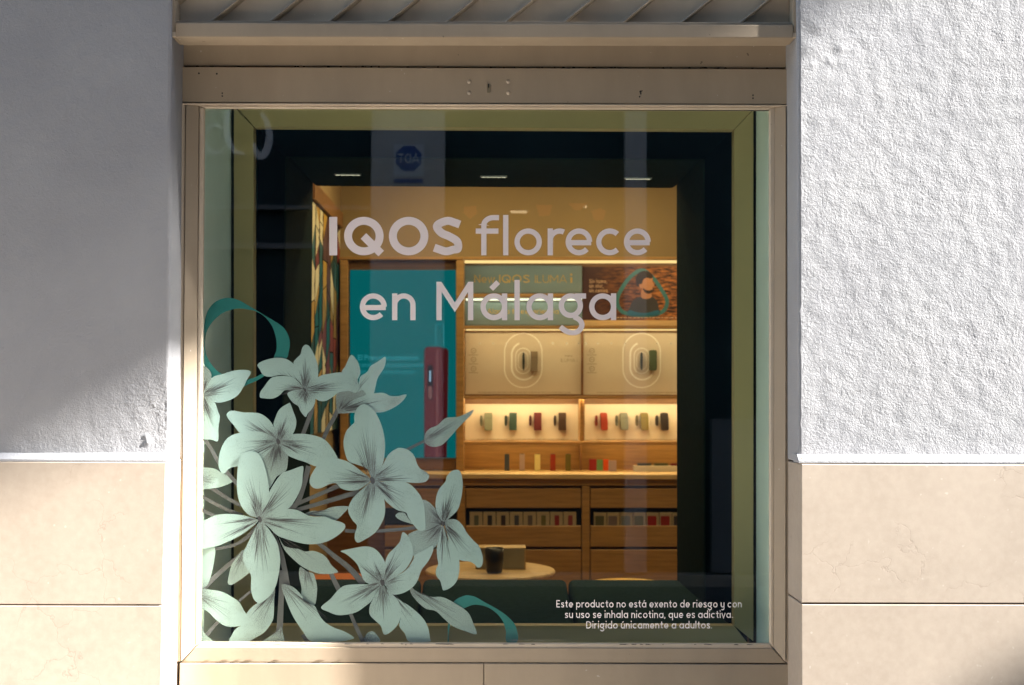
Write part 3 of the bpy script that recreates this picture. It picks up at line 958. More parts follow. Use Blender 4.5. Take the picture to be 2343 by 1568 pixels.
leaf('curved leaf decal running into the bottom rail, below the largest flower', [(668, 1055), (662, 1160), (658, 1280), (640, 1340), (580, 1420), (500, 1470), (430, 1505), (290, 1505), (310, 1440), (350, 1385), (460, 1330), (430, 1290), (440, 1250), (500, 1190), (570, 1150), (630, 1110)], ZC, 'petal', c=(665, 1070), n=20, rad=70)
leaf('dark little leaf decal at the foot of the thick stem', [(560, 1505), (620, 1460), (690, 1410), (720, 1375), (735, 1430), (735, 1505)], ZC, 'leaf', c=(720, 1380), n=14)
leaf('broad leaf decal with one midrib in the lower left corner', [(40, 1065), (130, 1065), (220, 1080), (300, 1120), (370, 1170), (410, 1240), (465, 1322), (440, 1350), (350, 1372), (260, 1370), (180, 1320), (110, 1250), (40, 1200)], ZC, c=(30, 1110), n=15)
leaf('small grey leaf decal in the corner of the pane', [(30, 1310), (75, 1420), (100, 1450), (155, 1505), (30, 1505)], ZC, 'leaf', c=(30, 1310), n=0)
leaf('tiny round leaf decal at the bottom rail beneath the lower flower', [(155, 1500), (170, 1450), (200, 1420), (230, 1413), (260, 1435), (292, 1500)], ZD, n=0)
leaf('large folded leaf decal at the bottom rail beside the teal loop', [(540, 1055), (560, 1048), (600, 1080), (660, 1110), (730, 1125), (800, 1125), (860, 1145), (940, 1190), (1000, 1230), (1040, 1270), (1070, 1340), (1100, 1436), (1000, 1410), (900, 1370), (830, 1310), (760, 1245), (680, 1225), (620, 1180), (560, 1110)], ZD, 'leaf', n=22, rad=70)
bd = thing('bud_decal', 'closed flower bud decal pointing up right on a thin stem', 'bud decal', ZB and W(1000, 1000, YD))
stem_on(bd, [(880, 950), (960, 905), (1050, 862)], ZB, 7, 6)
shape('bud', [(1040, 862), (1050, 800), (1090, 760), (1150, 735), (1210, 680), (1260, 668), (1320, 665), (1380, 640), (1455, 602), (1430, 650), (1380, 700), (1320, 760), (1260, 830), (1190, 897), (1120, 917), (1065, 900)], ZB, M['leaf'], bd, ZB(1035, 868), 60, 22, (.35, .85))
# flowers, back to front
flower('side view flower decal with three raised petals above the central flower', (330, 612), ZB, [
    ([(350, 300), (380, 240), (410, 172), (432, 145), (460, 170), (490, 220), (502, 310), (430, 400)], 'petal'),
    ([(505, 330), (560, 290), (590, 240), (640, 210), (690, 175), (712, 163), (718, 200), (700, 260), (650, 340), (630, 420), (610, 480), (550, 500), (470, 500), (490, 400)], 'petal'),
    ([(330, 630), (400, 550), (470, 510), (550, 490), (620, 468), (700, 465), (760, 490), (820, 490), (880, 477), (888, 492), (840, 550), (760, 600), (680, 627), (560, 628), (430, 632)], 'petal'),
    ([(318, 630), (300, 540), (310, 470), (370, 450), (480, 455), (520, 440), (550, 480), (470, 512), (400, 560), (350, 625)], 'leaf')],
    [([(318, 600), (280, 680), (240, 750), (195, 850)], ZB, 10, 9)], 85, False)
flower('upper flower decal with five petals beside the teal ribbon', (985, 920), ZA, [
    ([(970, 895), (905, 760), (880, 685), (810, 640), (720, 632), (620, 655), (560, 692), (580, 735), (605, 780), (640, 798), (690, 800), (760, 785), (840, 795), (920, 830)], 'petal'),
    ([(970, 910), (920, 840), (870, 805), (780, 793), (700, 805), (660, 835), (620, 890), (585, 940), (583, 985), (620, 995), (700, 995), (760, 965), (800, 925), (850, 922), (930, 935)], 'petal'),
    ([(980, 915), (900, 920), (832, 945), (840, 985), (880, 1035), (925, 1065), (945, 1110), (990, 1162), (1010, 1130), (1050, 1085), (1078, 1020), (1065, 960), (1020, 920)], 'petal'),
    ([(975, 905), (920, 810), (890, 720), (884, 670), (910, 635), (945, 600), (960, 545), (985, 516), (1015, 520), (1040, 550), (1075, 620), (1100, 700), (1103, 790), (1080, 860), (1010, 915)], 'petal'),
    ([(995, 915), (1040, 880), (1110, 800), (1200, 775), (1310, 762), (1400, 785), (1450, 815), (1465, 860), (1476, 895), (1440, 942), (1380, 930), (1290, 940), (1230, 985), (1170, 1017), (1110, 1015), (1040, 965)], 'petal')],
    [([(1055, 1050), (1035, 1130), (1000, 1230), (965, 1320)], ZA, 10, 9)], 48, True, .6)
flower('half flower decal cut off by the left frame beneath the ribbon', (62, 970), ZA, [
    ([(40, 718), (100, 716), (138, 755), (147, 805), (120, 870), (85, 940), (40, 960)], 'leaf'),
    ([(62, 975), (110, 880), (160, 805), (250, 775), (340, 748), (430, 738), (490, 748), (498, 775), (470, 820), (430, 900), (380, 970), (300, 1015), (210, 1033), (120, 1010)], 'petal'),
    ([(50, 990), (130, 1010), (180, 1035), (205, 1110), (222, 1160), (210, 1260), (205, 1374), (150, 1365), (50, 1325)], 'petal')],
    [([(65, -215), (130, -120), (196, -5), (270, 85), (360, 190)], ZC, 8, 9)], 55, False)
flower('middle left flower decal behind the largest one, dark heart', (745, 1380), ZA, [
    ([(745, 1385), (650, 1440), (590, 1540), (620, 1700), (662, 1800), (730, 1700), (812, 1645), (832, 1570), (832, 1480), (800, 1420)], 'leaf'),
    ([(735, 1365), (700, 1240), (640, 1165), (560, 1125), (440, 1120), (330, 1104), (285, 1135), (300, 1180), (350, 1240), (400, 1300), (480, 1320), (580, 1340), (680, 1360)], 'petal'),
    ([(745, 1372), (705, 1245), (720, 1170), (760, 1090), (840, 1038), (855, 1045), (880, 1110), (907, 1190), (900, 1260), (870, 1320), (800, 1375)], 'petal'),
    ([(735, 1380), (680, 1330), (560, 1290), (420, 1300), (320, 1330), (260, 1390), (220, 1490), (211, 1590), (230, 1650), (263, 1668), (311, 1622), (380, 1605), (500, 1600), (590, 1550), (680, 1450)], 'petal'),
    ([(745, 1385), (800, 1345), (870, 1316), (1000, 1315), (1133, 1348), (1208, 1412), (1262, 1498), (1275, 1530), (1210, 1526), (1144, 1555), (1090, 1604), (983, 1564), (900, 1537), (820, 1495)], 'petal')],
    [([(950, 30), (912, 180), (860, 330), (790, 400)], ZC, 12, 11)], 60, True, .9)
flower('right hand flower decal reaching furthest over the oak shelves', (820, 512), ZD, [
    ([(530, 470), (500, 425), (470, 420), (440, 424), (423, 450), (460, 482), (520, 503), (570, 516)], 'leaf'),
    ([(800, 495), (760, 400), (745, 375), (700, 332), (645, 316), (650, 400), (655, 480), (650, 545), (720, 535), (790, 512)], 'leaf'),
    ([(800, 520), (720, 530), (640, 560), (590, 572), (550, 590), (528, 612), (555, 690), (568, 778), (620, 772), (680, 732), (760, 702), (800, 600)], 'leaf'),
    ([(812, 495), (770, 420), (757, 360), (765, 280), (790, 220), (840, 160), (850, 120), (890, 75), (935, 61), (965, 80), (981, 140), (983, 220), (965, 330), (940, 400), (880, 460), (840, 492)], 'petal'),
    ([(835, 500), (890, 475), (940, 485), (985, 530), (1020, 590), (1070, 650), (1120, 700), (1145, 760), (1155, 820), (1140, 870), (1110, 879), (1080, 850), (1040, 830), (970, 820), (920, 780), (870, 650)], 'petal'),
    ([(815, 525), (790, 620), (768, 720), (772, 800), (780, 850), (760, 900), (765, 950), (795, 990), (810, 1040), (825, 1071), (880, 1050), (930, 1000), (955, 920), (955, 820), (930, 780), (880, 680), (840, 580)], 'petal')],
    (), 55, True, .8)
flower('large central flower decal with a tall upright petal before the teal screen', (605, 1195), ZB, [
    ([(590, 1190), (500, 1110), (420, 1050), (340, 1020), (260, 1003), (190, 1030), (140, 1078), (95, 1150), (80, 1212), (110, 1257), (170, 1263), (240, 1230), (300, 1220), (340, 1260), (400, 1280), (470, 1278), (530, 1250)], 'petal'),
    ([(600, 1180), (560, 1100), (480, 1065), (410, 1040), (380, 980), (364, 880), (385, 790), (430, 735), (455, 710), (455, 650), (480, 590), (530, 558), (590, 580), (640, 640), (690, 760), (711, 880), (705, 1000), (680, 1090), (630, 1165)], 'petal'),
    ([(615, 1190), (690, 1070), (740, 980), (800, 935), (850, 925), (910, 945), (955, 990), (980, 1060), (1010, 1100), (1060, 1130), (1079, 1165), (1050, 1207), (980, 1217), (900, 1213), (800, 1210), (700, 1205)], 'petal'),
    ([(602, 1205), (520, 1270), (440, 1350), (402, 1445), (436, 1525), (476, 1575), (461, 1635), (458, 1685), (481, 1716), (526, 1700), (626, 1635), (686, 1545), (711, 1465), (706, 1365), (676, 1285), (630, 1225)], 'petal'),
    ([(612, 1200), (680, 1208), (780, 1203), (860, 1208), (922, 1230), (986, 1295), (1026, 1365), (1041, 1445), (1048, 1545), (1044, 1606), (996, 1616), (956, 1576), (906, 1505), (886, 1465), (816, 1445), (756, 1405), (706, 1355), (656, 1275)], 'petal')],
    (), 68, True, 1.1)
flower('lower middle flower decal above the bottom rail, heart tilted right', (312, 1005), ZD, [
    ([(420, 1130), (470, 1160), (550, 1210), (640, 1290), (690, 1370), (710, 1470), (705, 1500), (540, 1500), (500, 1430), (455, 1370), (465, 1290), (450, 1200)], 'petal'),
    ([(325, 1000), (430, 950), (510, 900), (568, 820), (582, 778), (650, 740), (730, 697), (736, 740), (700, 820), (640, 900), (610, 980), (570, 1040), (500, 1087), (430, 1106), (380, 1096), (345, 1040)], 'petal'),
    ([(325, 985), (330, 900), (340, 820), (370, 760), (420, 710), (460, 660), (475, 600), (490, 584), (530, 620), (560, 690), (571, 760), (550, 830), (500, 900), (430, 950), (350, 1000)], 'petal'),
    ([(305, 1010), (220, 1020), (160, 990), (130, 920), (100, 850), (40, 790), (0, 762), (-36, 742), (60, 720), (150, 704), (220, 710), (270, 740), (310, 790), (337, 850), (335, 930), (320, 985)], 'petal'),
    ([(300, 1015), (200, 1020), (100, 1020), (0, 1030), (-60, 1070), (-120, 1140), (-200, 1213), (-140, 1250), (-60, 1277), (30, 1271), (100, 1250), (160, 1210), (220, 1160), (265, 1080)], 'petal'),
    ([(312, 1020), (270, 1080), (230, 1150), (203, 1220), (210, 1280), (260, 1330), (300, 1370), (320, 1430), (345, 1440), (390, 1412), (440, 1360), (466, 1290), (467, 1220), (440, 1150), (390, 1100), (340, 1050)], 'petal')],
    [([(48, 1270), (95, 1380), (150, 1500)], ZD, 8, 10)], 58, True, 1.0)
flower('largest flower decal, nearest the left frame, petals spread wide', (540, 475), ZC, [
    ([(535, 465), (450, 440), (390, 370), (360, 290), (350, 190), (356, 60), (370, -20), (401, -63), (440, -88), (485, -92), (532, -72), (572, 0), (600, 100), (620, 240), (606, 370), (565, 450)], 'petal'),
    ([(550, 460), (600, 330), (625, 240), (680, 150), (730, 90), (800, 65), (880, 35), (906, 40), (900, 120), (890, 200), (840, 310), (775, 390), (680, 400), (600, 445)], 'petal'),
    ([(530, 485), (460, 457), (380, 440), (280, 431), (180, 440), (100, 475), (40, 510), (40, 707), (160, 705), (260, 670), (380, 610), (470, 545)], 'petal'),
    ([(545, 475), (620, 415), (700, 395), (790, 390), (870, 405), (950, 445), (1020, 455), (1090, 453), (1150, 480), (1210, 495), (1252, 520), (1247, 560), (1180, 620), (1080, 670), (960, 685), (860, 670), (760, 640), (690, 612), (620, 545)], 'petal'),
    ([(540, 490), (490, 580), (440, 680), (404, 760), (410, 840), (450, 910), (470, 960), (468, 1060), (490, 1140), (530, 1176), (580, 1155), (640, 1100), (680, 1020), (706, 900), (712, 800), (690, 680), (640, 590), (575, 510)], 'petal')],
    (), 62, True, 1.0)
leaf('largest leaf decal sweeping from the stems down to the bottom rail', [(722, 1035), (760, 1018), (830, 1050), (890, 1110), (920, 1170), (1000, 1202), (1030, 1260), (1080, 1330), (1160, 1380), (1250, 1415), (1328, 1462), (1300, 1482), (1180, 1500), (980, 1500), (900, 1410), (820, 1290), (760, 1150)], ZC, c=(735, 1020), n=16, rad=70)
#PART3
# ================================================================== the window seat behind the pane
YN = 0.50
YB = 1.90
ns = thing('upholstered_niche', 'dark green padded niche with bench cushions framed in olive beige behind the pane', 'niche', (0, 1.0, 0.3))
def npart(name, fn, m, bevel=0.0, seg=2, parent=ns, smooth=False):
    return part(name, fn, m, bevel, seg, parent, smooth)
def fr(bm, pts): Q(bm, pts, YN, .05)
npart('niche_frame', lambda bm: fr(bm, [(535, 1467), (580, 1431), (580, 291), (535, 244)]), M['niche_frame'], 0.0015, 1)
npart('niche_frame', lambda bm: fr(bm, [(1680, 1432), (1724, 1468), (1724, 252), (1680, 297)]), M['niche_frame'], 0.0015, 1)
npart('niche_frame', lambda bm: fr(bm, [(580.5, 290), (1679.5, 296.5), (1725, 249), (534, 238)]), M['niche_frame'], 0.0015, 1)
npart('niche_frame', lambda bm: fr(bm, [(533, 1490), (1725, 1490), (1680, 1432.5), (580.5, 1431.5)]), M['niche_frame'], 0.0015, 1)
# side reveals between pane and frame
def rev(bm, x0, x1, dx):
    A = [W(x0, 1500, YG + .02), W(x1, 1500, YN + .02)]
    B = [W(x0, 225, YG + .02), W(x1, 225, YN + .02)]
    d = Vector((dx, 0, 0))
    prism_between(bm, [A[0], A[1], A[1] + d, A[0] + d], [B[0], B[1], B[1] + d, B[0] + d])
npart('side_panel', lambda bm: rev(bm, 466, 529, -.03), M['white_panel'])
npart('side_panel', lambda bm: rev(bm, 1763, 1729.5, .03), M['white_panel'])
npart('shadow_gap', lambda bm: Q(bm, [(524, 1500), (540, 1500), (540, 225), (524, 225)], YN + .03, .03), M['gap'])
npart('shadow_gap', lambda bm: Q(bm, [(1718, 1500), (1734, 1500), (1734, 225), (1718, 225)], YN + .03, .03), M['gap'])
zt0, zb0 = W(1130, 200, YG).z, W(1130, 1478, YG).z
npart('top_board', lambda bm: wbox(bm, -1.05, 1.02, YG + .03, YN + .04, 2.66, 2.70), M['white_panel'])
npart('bottom_board', lambda bm: wbox(bm, -1.05, 1.02, YG + .012, YN - .002, .66, .712), M['white_panel'])
# niche box
xl0, xr0 = W(578, 860, YN).x, W(1682, 860, YN).x
zt, zb = W(1130, 290, YN).z, W(1130, 1432, YN).z
xl1, xr1 = W(713, 880, YB).x, W(1547, 880, YB).x
zt1 = W(1130, 430, YB).z
zb1 = W(1130, 1325, YB).z
d0, d1 = YN + .052, YB
ym = 0.80
def side(bm, xa, xb, dx, ya, yb):
    d = Vector((dx, 0, 0))
    A = [Vector((xa, ya, zb - .3)), Vector((xb, yb, zb1 - .3))]
    B = [Vector((xa, ya, zt + .0)), Vector((xb, yb, zt1 + .0))]
    prism_between(bm, [A[0], A[1], A[1] + d, A[0] + d], [B[0], B[1], B[1] + d, B[0] + d])
mx = lambda a, b: a + (b - a) * .42
ysp = d0 + (d1 - d0) * .42
npart('side_lining', lambda bm: prism_between(bm, [Vector((xl0, d0, zb - .3)), Vector((mx(xl0, xl1), ysp, zb - .3)), Vector((xl0 - .05, ysp, zb - .3)), Vector((xl0 - .05, d0, zb - .3))], [Vector((xl0, d0, zt + .02)), Vector((mx(xl0, xl1), ysp, zt + .02)), Vector((xl0 - .05, ysp, zt + .02)), Vector((xl0 - .05, d0, zt + .02))]), M['pad_navy'])
npart('side_lining', lambda bm: prism_between(bm, [Vector((xr0, d0, zb - .3)), Vector((mx(xr0, xr1), ysp, zb - .3)), Vector((xr0 + .05, ysp, zb - .3)), Vector((xr0 + .05, d0, zb - .3))], [Vector((xr0, d0, zt + .02)), Vector((mx(xr0, xr1), ysp, zt + .02)), Vector((xr0 + .05, ysp, zt + .02)), Vector((xr0 + .05, d0, zt + .02))]), M['pad_navy'])
def padside(bm, s):
    xa, xb = (mx(xl0, xl1), xl1) if s < 0 else (mx(xr0, xr1), xr1)
    dx = .09 * s
    t0 = zt + (zt1 - zt) * .42
    prism_between(bm, [Vector((xa - s * .004, ysp, zb - .3)), Vector((xb, d1, zb1 - .3)), Vector((xb + dx, d1, zb1 - .3)), Vector((xa + dx, ysp, zb - .3))],
                  [Vector((xa - s * .004, ysp, t0 + .09)), Vector((xb, d1, zt1 + .06)), Vector((xb + dx, d1, zt1 + .06)), Vector((xa + dx, ysp, t0 + .09))])
npart('side_pad', lambda bm: padside(bm, -1), M['pad'], .03, 4)
npart('side_pad', lambda bm: padside(bm, 1), M['pad'], .03, 4)
def ceil_(bm, ya, yb, za, zb_, ex):
    prism_between(bm, [Vector((xl0 - .05, ya, za)), Vector((xl0 - .05, yb, zb_)), Vector((xl0 - .05, yb, zb_ + .09)), Vector((xl0 - .05, ya, za + .09))],
                  [Vector((xr0 + .05, ya, za)), Vector((xr0 + .05, yb, zb_)), Vector((xr0 + .05, yb, zb_ + .09)), Vector((xr0 + .05, ya, za + .09))])
npart('ceiling_lining', lambda bm: ceil_(bm, d0, ysp, zt, zt + (zt1 - zt) * .42, 0), M['pad_navy'])
npart('ceiling_pad', lambda bm: prism_between(bm, [Vector((mx(xl0, xl1) + .004, ysp, zt + (zt1 - zt) * .42 - .003)), Vector((xl1 + .002, d1, zt1)), Vector((xl1 + .002, d1, zt1 + .1)), Vector((mx(xl0, xl1) + .004, ysp, zt + (zt1 - zt) * .42 + .1))],
      [Vector((mx(xr0, xr1) - .004, ysp, zt + (zt1 - zt) * .42 - .003)), Vector((xr1 - .002, d1, zt1)), Vector((xr1 - .002, d1, zt1 + .1)), Vector((mx(xr0, xr1) - .004, ysp, zt + (zt1 - zt) * .42 + .1))]), M['pad'], .03, 4)
# seat cushions: seams seen at two places
def seatx(px, t): return W(px[0], 1330, YB).x if t else W(px[1], 1428, YN).x
SE = [(xl1 - .12, xl0 - .03), (W(966, 1330, YB).x, W(950, 1430, YN).x), (W(1298, 1330, YB).x, W(1322, 1430, YN).x), (xr1 + .12, xr0 + .03)]
zf = W(1130, 1433, YN).z - .012
for i in range(3):
    a, b = SE[i], SE[i + 1]
    g = .004
    def f(bm, a=a, b=b):
        prism_between(bm, [Vector((a[1] + g, d0 + .004, zf)), Vector((a[0] + g, YB, zb1)), Vector((a[0] + g, YB, zb1 - .16)), Vector((a[1] + g, d0 + .004, zf - .16))],
                      [Vector((b[1] - g, d0 + .004, zf)), Vector((b[0] - g, YB, zb1)), Vector((b[0] - g, YB, zb1 - .16)), Vector((b[1] - g, d0 + .004, zf - .16))])
    npart('seat_cushion', f, M['cushion'], .035, 5, smooth=False)
npart('seat_base', lambda bm: wbox(bm, xl0 - .04, xr0 + .04, d0 + .01, YB - .05, 0.0, zb1 - .17), M['pad_navy'])
# slim ceiling spots
for x0, x1, y in ((767, 824, 399), (1101, 1158, 402), (1431, 1489, 404.5)):
    # intersect the sloping ceiling: find the depth where the ceiling is seen at row y
    lo, hi = YN + .3, YB
    for _ in range(40):
        mid = (lo + hi) / 2
        zc = zt + (zt1 - zt) * (mid - d0) / (d1 - d0)
        if W(1130, y, mid).z < zc: lo = mid
        else: hi = mid
    zc = zt + (zt1 - zt) * (mid - d0) / (d1 - d0) - .004
    X0, X1 = W(x0, y, mid).x, W(x1, y, mid).x
    bm = NB(); wbox(bm, X0 - .004, X1 + .004, mid - .010, mid + .010, zc - .003, zc + .01); bev(bm, .002)
    sp = obj('ceiling_spot', bm, M['lampbody'], ns)
    bm = NB()
    for k in range(5):
        c = X0 + (X1 - X0) * (k + .5) / 5
        wbox(bm, c - .009, c + .009, mid - .006, mid + .006, zc - .0050, zc - .0032)
    obj('lamp_lens', bm, M['led_dot'], sp)

# ================================================================== the shop room
YW = 4.62
XL = W(778, 700, YW).x
XR = 2.6
bm = NB(); wbox(bm, XL - .1, XL, 1.95, YW + .2, 0.02, 3.3); struct('left_wall', bm, M['shop_wall'])
bm = NB(); wbox(bm, XR, XR + .1, .3, YW + .2, 0.02, 3.3); struct('right_wall', bm, M['shop_wall'])
bm = NB(); wbox(bm, XL - .1, XR + .1, YW + .001, YW + .1, 0.02, 3.3); struct('back_wall', bm, M['shop_wall'])
bm = NB(); wbox(bm, -2.6, XR + .1, .62, YW + .2, 3.3, 3.4); struct('ceiling', bm, M['shop_wall'])
bm = NB(); wbox(bm, -2.6, XR + .1, .45, YW + .2, -.1, 0.015); struct('floor', bm, M['shopfloor'])
bm = NB(); wbox(bm, -2.6, XL - .1, 1.91, 1.95, 0.02, 3.3); struct('partition_wall', bm, M['shop_wall'])
bm = NB(); wbox(bm, -2.6, XR, .56, .60, zt + .12, 3.4); struct('upper_wall', bm, M['pad_navy'])
# ceiling lamps of the shop
for k, (x, y) in enumerate(((-.35, 2.6), (.75, 2.6), (-.35, 3.7), (.75, 3.7), (1.8, 3.1))):
    bm = NB(); lathe(bm, [(0, 0), (.15, 0), (.16, -.03), (.14, -.03)], (x, y, 3.298), 24)
    lp = obj('ceiling_lamp', bm, M['lampbody'], None)
    tag(lp, 'round warm lamp set in the shop ceiling above the niche', 'lamp', 'round shop ceiling lamps')
    bm = NB(); lathe(bm, [(0, -.036), (.139, -.032)], (x, y, 3.298), 24)
    obj('diffuser', bm, M['lamp'], lp)
    L = bpy.data.lights.new('lamp_light', 'AREA')
    L.shape = 'DISK'; L.size = .26; L.energy = 0.85; L.color = (1.0, .70, .40)
    lo = bpy.data.objects.new('lamp_light', L)
    lo.parent = lp
    lo.location = Vector((x, y, 3.25)) - Vector(lp['_o'])
    COL.objects.link(lo)

# ================================================================== oak shelving
su = thing('shelving_unit', 'oak wall shelving with lit cream display panels and drawers', 'shelving', (0.1, YW - .1, 0))
def lipshelf(x0, y0, x1, y1, Y, dep, led='led', xs=None, lab='shelf'):
    spart(lab, x0, y0, x1, y1, Y, .025, 'wood')
    spart(lab, x0, y0 + .3, x1, y0 + (y1 - y0) * .36, Y + .026, dep, 'wood')
    for a, b in (xs or ((x0 + 4, x1 - 4),)):
        spart('hidden_fill_strip', a, y0 + (y1 - y0) * .42, b, y1 - .6, Y + .05, .02, led, 0)  # strong strip hidden behind the lip, lights what lies below
def spart(name, x0, y0, x1, y1, Y, dep, m, bevel=.003):
    return part(name, lambda bm: pbox(bm, x0, y0, x1, y1, Y, dep), M[m], bevel, 1, su)
YU = YW - .34       # front of carcass
YP = YW - .10       # display panels
XE = 1760           # hidden behind the niche
spart('top_rail', 776, 588, 1061, 594.5, YU, .33, 'wood')
lipshelf(1061.5, 588, XE, 595, YU, .29, lab='top_rail', xs=((1340, XE - 4),))
spart('hidden_fill_strip', 1066, 591, 1333, 594.3, YU + .05, .02, 'led_white', 0)
spart('post', 778, 595.5, 796, 1102, YU, .33, 'wood')
spart('post', 1043.5, 595.5, 1061, 1080, YU, .33, 'wood')
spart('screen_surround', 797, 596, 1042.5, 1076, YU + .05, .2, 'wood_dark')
spart('led_line', 1063, 596, XE, 602, YU + .03, .02, 'led_line', 0)
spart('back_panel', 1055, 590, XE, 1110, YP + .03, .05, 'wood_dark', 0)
spart('sage_panel', 1063, 607.5, 1332, 671.5, YP, .02, 'sage')
lipshelf(1061.5, 672.5, 1333, 680, YU + .08, .14, 'led_white')
spart('led_line', 1066, 683, 1331, 688, YP - .03, .01, 'led_line_white', 0)
spart('sage_panel', 1063, 690.5, 1332, 745, YP, .02, 'sage')
lipshelf(1061.5, 746, XE, 752.5, YU + .02, .21)
spart('led_line', 1066, 753.5, XE, 756.5, YU + .05, .01, 'led_line', 0)
spart('display_panel', 1064, 762, 1330, 903, YP, .02, 'cream')
spart('display_panel', 1334.5, 762, 1600, 904, YP, .02, 'cream')
spart('divider', 1331, 758, 1334, 905, YP - .05, .08, 'wood_dark')
lipshelf(1061.5, 906, XE, 913, YU, .22, 'fill_hot', xs=((1066, 1326), (1337, 1600)))  # unseen strip added behind this lip to brighten the panels below
spart('display_panel', 1064, 925, 1326, 1008, YP, .02, 'cream')
spart('display_panel', 1337, 925, 1600, 1008, YP, .02, 'cream')
spart('divider', 1327, 914, 1336, 1010, YU + .06, .2, 'wood')
lipshelf(1061.5, 1010, XE, 1017.5, YU, .22, 'fill_dim', xs=((1066, 1326), (1334, 1600)))  # unseen strip added behind this lip to brighten the counter back
spart('divider', 1328, 1018, 1331, 1077, YU + .1, .2, 'wood_dark')
spart('rear_board', 1063, 1018, XE, 1083, YP - .02, .03, 'wood', 0)
part('counter_top', lambda bm: (wbox(bm, W(690, 1085, YU).x, W(XE, 1085, YU).x, YU - .28, YW - .02, W(1100, 1085, YU - .28).z - .03, W(1100, 1085, YU - .28).z)), M['wood_pale'], .003, 1, su)
YC = YU - .26
spart('counter_apron', 700, 1089.5, XE, 1112, YC, .3, 'wood')
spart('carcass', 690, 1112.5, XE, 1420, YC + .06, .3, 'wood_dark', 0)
for xa_, xb_ in ((1066, 1330), (1351, 1640), (880, 1045)):
    spart('drawer_front', xa_, 1118, xb_, 1162.5, YC, .05, 'wood')
    spart('drawer_front', xa_, 1203.5, xb_, 1251.5, YC, .05, 'wood')
    spart('drawer_front', xa_, 1258, xb_, 1420, YC, .05, 'wood')
    part('open_slot', lambda bm, xa_=xa_, xb_=xb_: pbox(bm, xa_, 1163.5, xb_, 1202.5, YC + .045, .012), M['gap'], 0, 1, su)
for x0, x1 in ((1331.5, 1349.5), (1046.5, 1064.5)):
    spart('post', x0, 1113, x1, 1420, YC - .004, .06, 'wood')
# gold writing on the sage panels
bm = NB()
write(bm, 'New', 1085, 647, 12.6, .17, on_plane(YP - .002), width=47)
obj('panel_lettering', bm, M['gold'], su, recalc=False)
bm = NB()
write(bm, 'IQOS', 1142, 647.5, 13, .20, on_plane(YP - .002), width=70)
obj('panel_lettering', bm, M['gold'], su, recalc=False)
bm = NB()
write(bm, 'ILUMA', 1224, 647.5, 12.6, .12, on_plane(YP - .002), width=73)
obj('panel_lettering', bm, M['gold'], su, recalc=False)
bm = NB()
write(bm, 'i', 1305, 647.5, 13, .32, on_plane(YP - .002))
obj('panel_lettering', bm, M['gold'], su, recalc=False)
bm = NB()
write(bm, 'Alarga tu experiencia', 1115, 718.5, 8.4, .17, on_plane(YP - .002), width=163)
obj('panel_lettering', bm, M['gold'], su, recalc=False)
# printed rings, icons and captions of the two big panels
def ring(bm, x0, y0, x1, y1, t, Y, a0=0, a1=1.0):
    P = rrect(x0, y0, x1, y1, (x1 - x0) / 2 - .01, 12)
    P.append(P[0])
    n = len(P)
    P = P[int(a0 * n):max(2, int(a1 * n))]
    for q in ribbon2d(P, t / 2):
        bm.faces.new([bm.verts.new(W(x, y, Y)) for x, y in q])
for cx, ox in ((1196.5, 0), (1467.5, 271)):
    bm = NB()
    ring(bm, 1154.5 + ox, 763, 1240 + ox, 887, 2.4, YP - .0015)
    ring(bm, 1171 + ox, 784, 1226 + ox, 869, 4, YP - .0015, .27, .93)
    ring(bm, 1180 + ox, 797, 1214 + ox, 855, 2, YP - .0015)
    ring(bm, 1186 + ox, 806, 1208 + ox, 846, 1.2, YP - .0015)
    obj('ring_print', bm, M['cream_line'], su, recalc=False)
    bm = NB()
    for j, (yy) in enumerate((803, 823, 844)):
        ring(bm, 1078 + ox, yy - 5.5, 1089 + ox, yy + 5.5, 1.3, YP - .0015)
        flat(bm, [(1080.5 + ox, yy - .6), (1086.5 + ox, yy - .6), (1086.5 + ox, yy + .6), (1080.5 + ox, yy + .6)], YP - .0018)
    for yy in (812.5, 833, 853):
        flat(bm, [(1072 + ox, yy - .6), (1094 + ox, yy - .6), (1094 + ox, yy + .6), (1072 + ox, yy + .6)], YP - .0016)
    obj('icon_print', bm, M['grey_print'], su, recalc=False)
bm = NB()
write(bm, 'new', 1293, 817, 4.2, .2, on_plane(YP - .0015), width=17)
write(bm, 'ILUMA i', 1283, 828.5, 5.6, .14, on_plane(YP - .0015), width=38)
obj('panel_caption', bm, M['grey_print'], su, recalc=False)
rg = random.Random(5)
for xa_, xb_, yy in ((1094, 1300, 898), (1366, 1600, 898.5), (1092, 1300, 1005.5), (1367, 1600, 1006)):
    x = xa_
    bm = NB()
    while x < xb_:
        l = rg.uniform(3, 11)
        flat(bm, [(x, yy - .8), (x + l, yy - .8), (x + l, yy + .6), (x, yy + .6)], YP - .0015)
        x += l + 1.8
    obj('fine_print', bm, M['grey_print'], su, recalc=False)
# small round spots reflected in the panels: glowing dots stand in for the reflections
for x in (1098, 1128, 1160, 1235, 1265, 1297, 1324, 1341, 1368, 1399, 1431, 1503, 1535):
    bm = NB()
    lathe_y(bm, [(0, -.004), (.0035, -.003), (.0038, .001)], W(x, 786, YP), 8)
    obj('panel_glint', bm, M['glint_dot'], su)

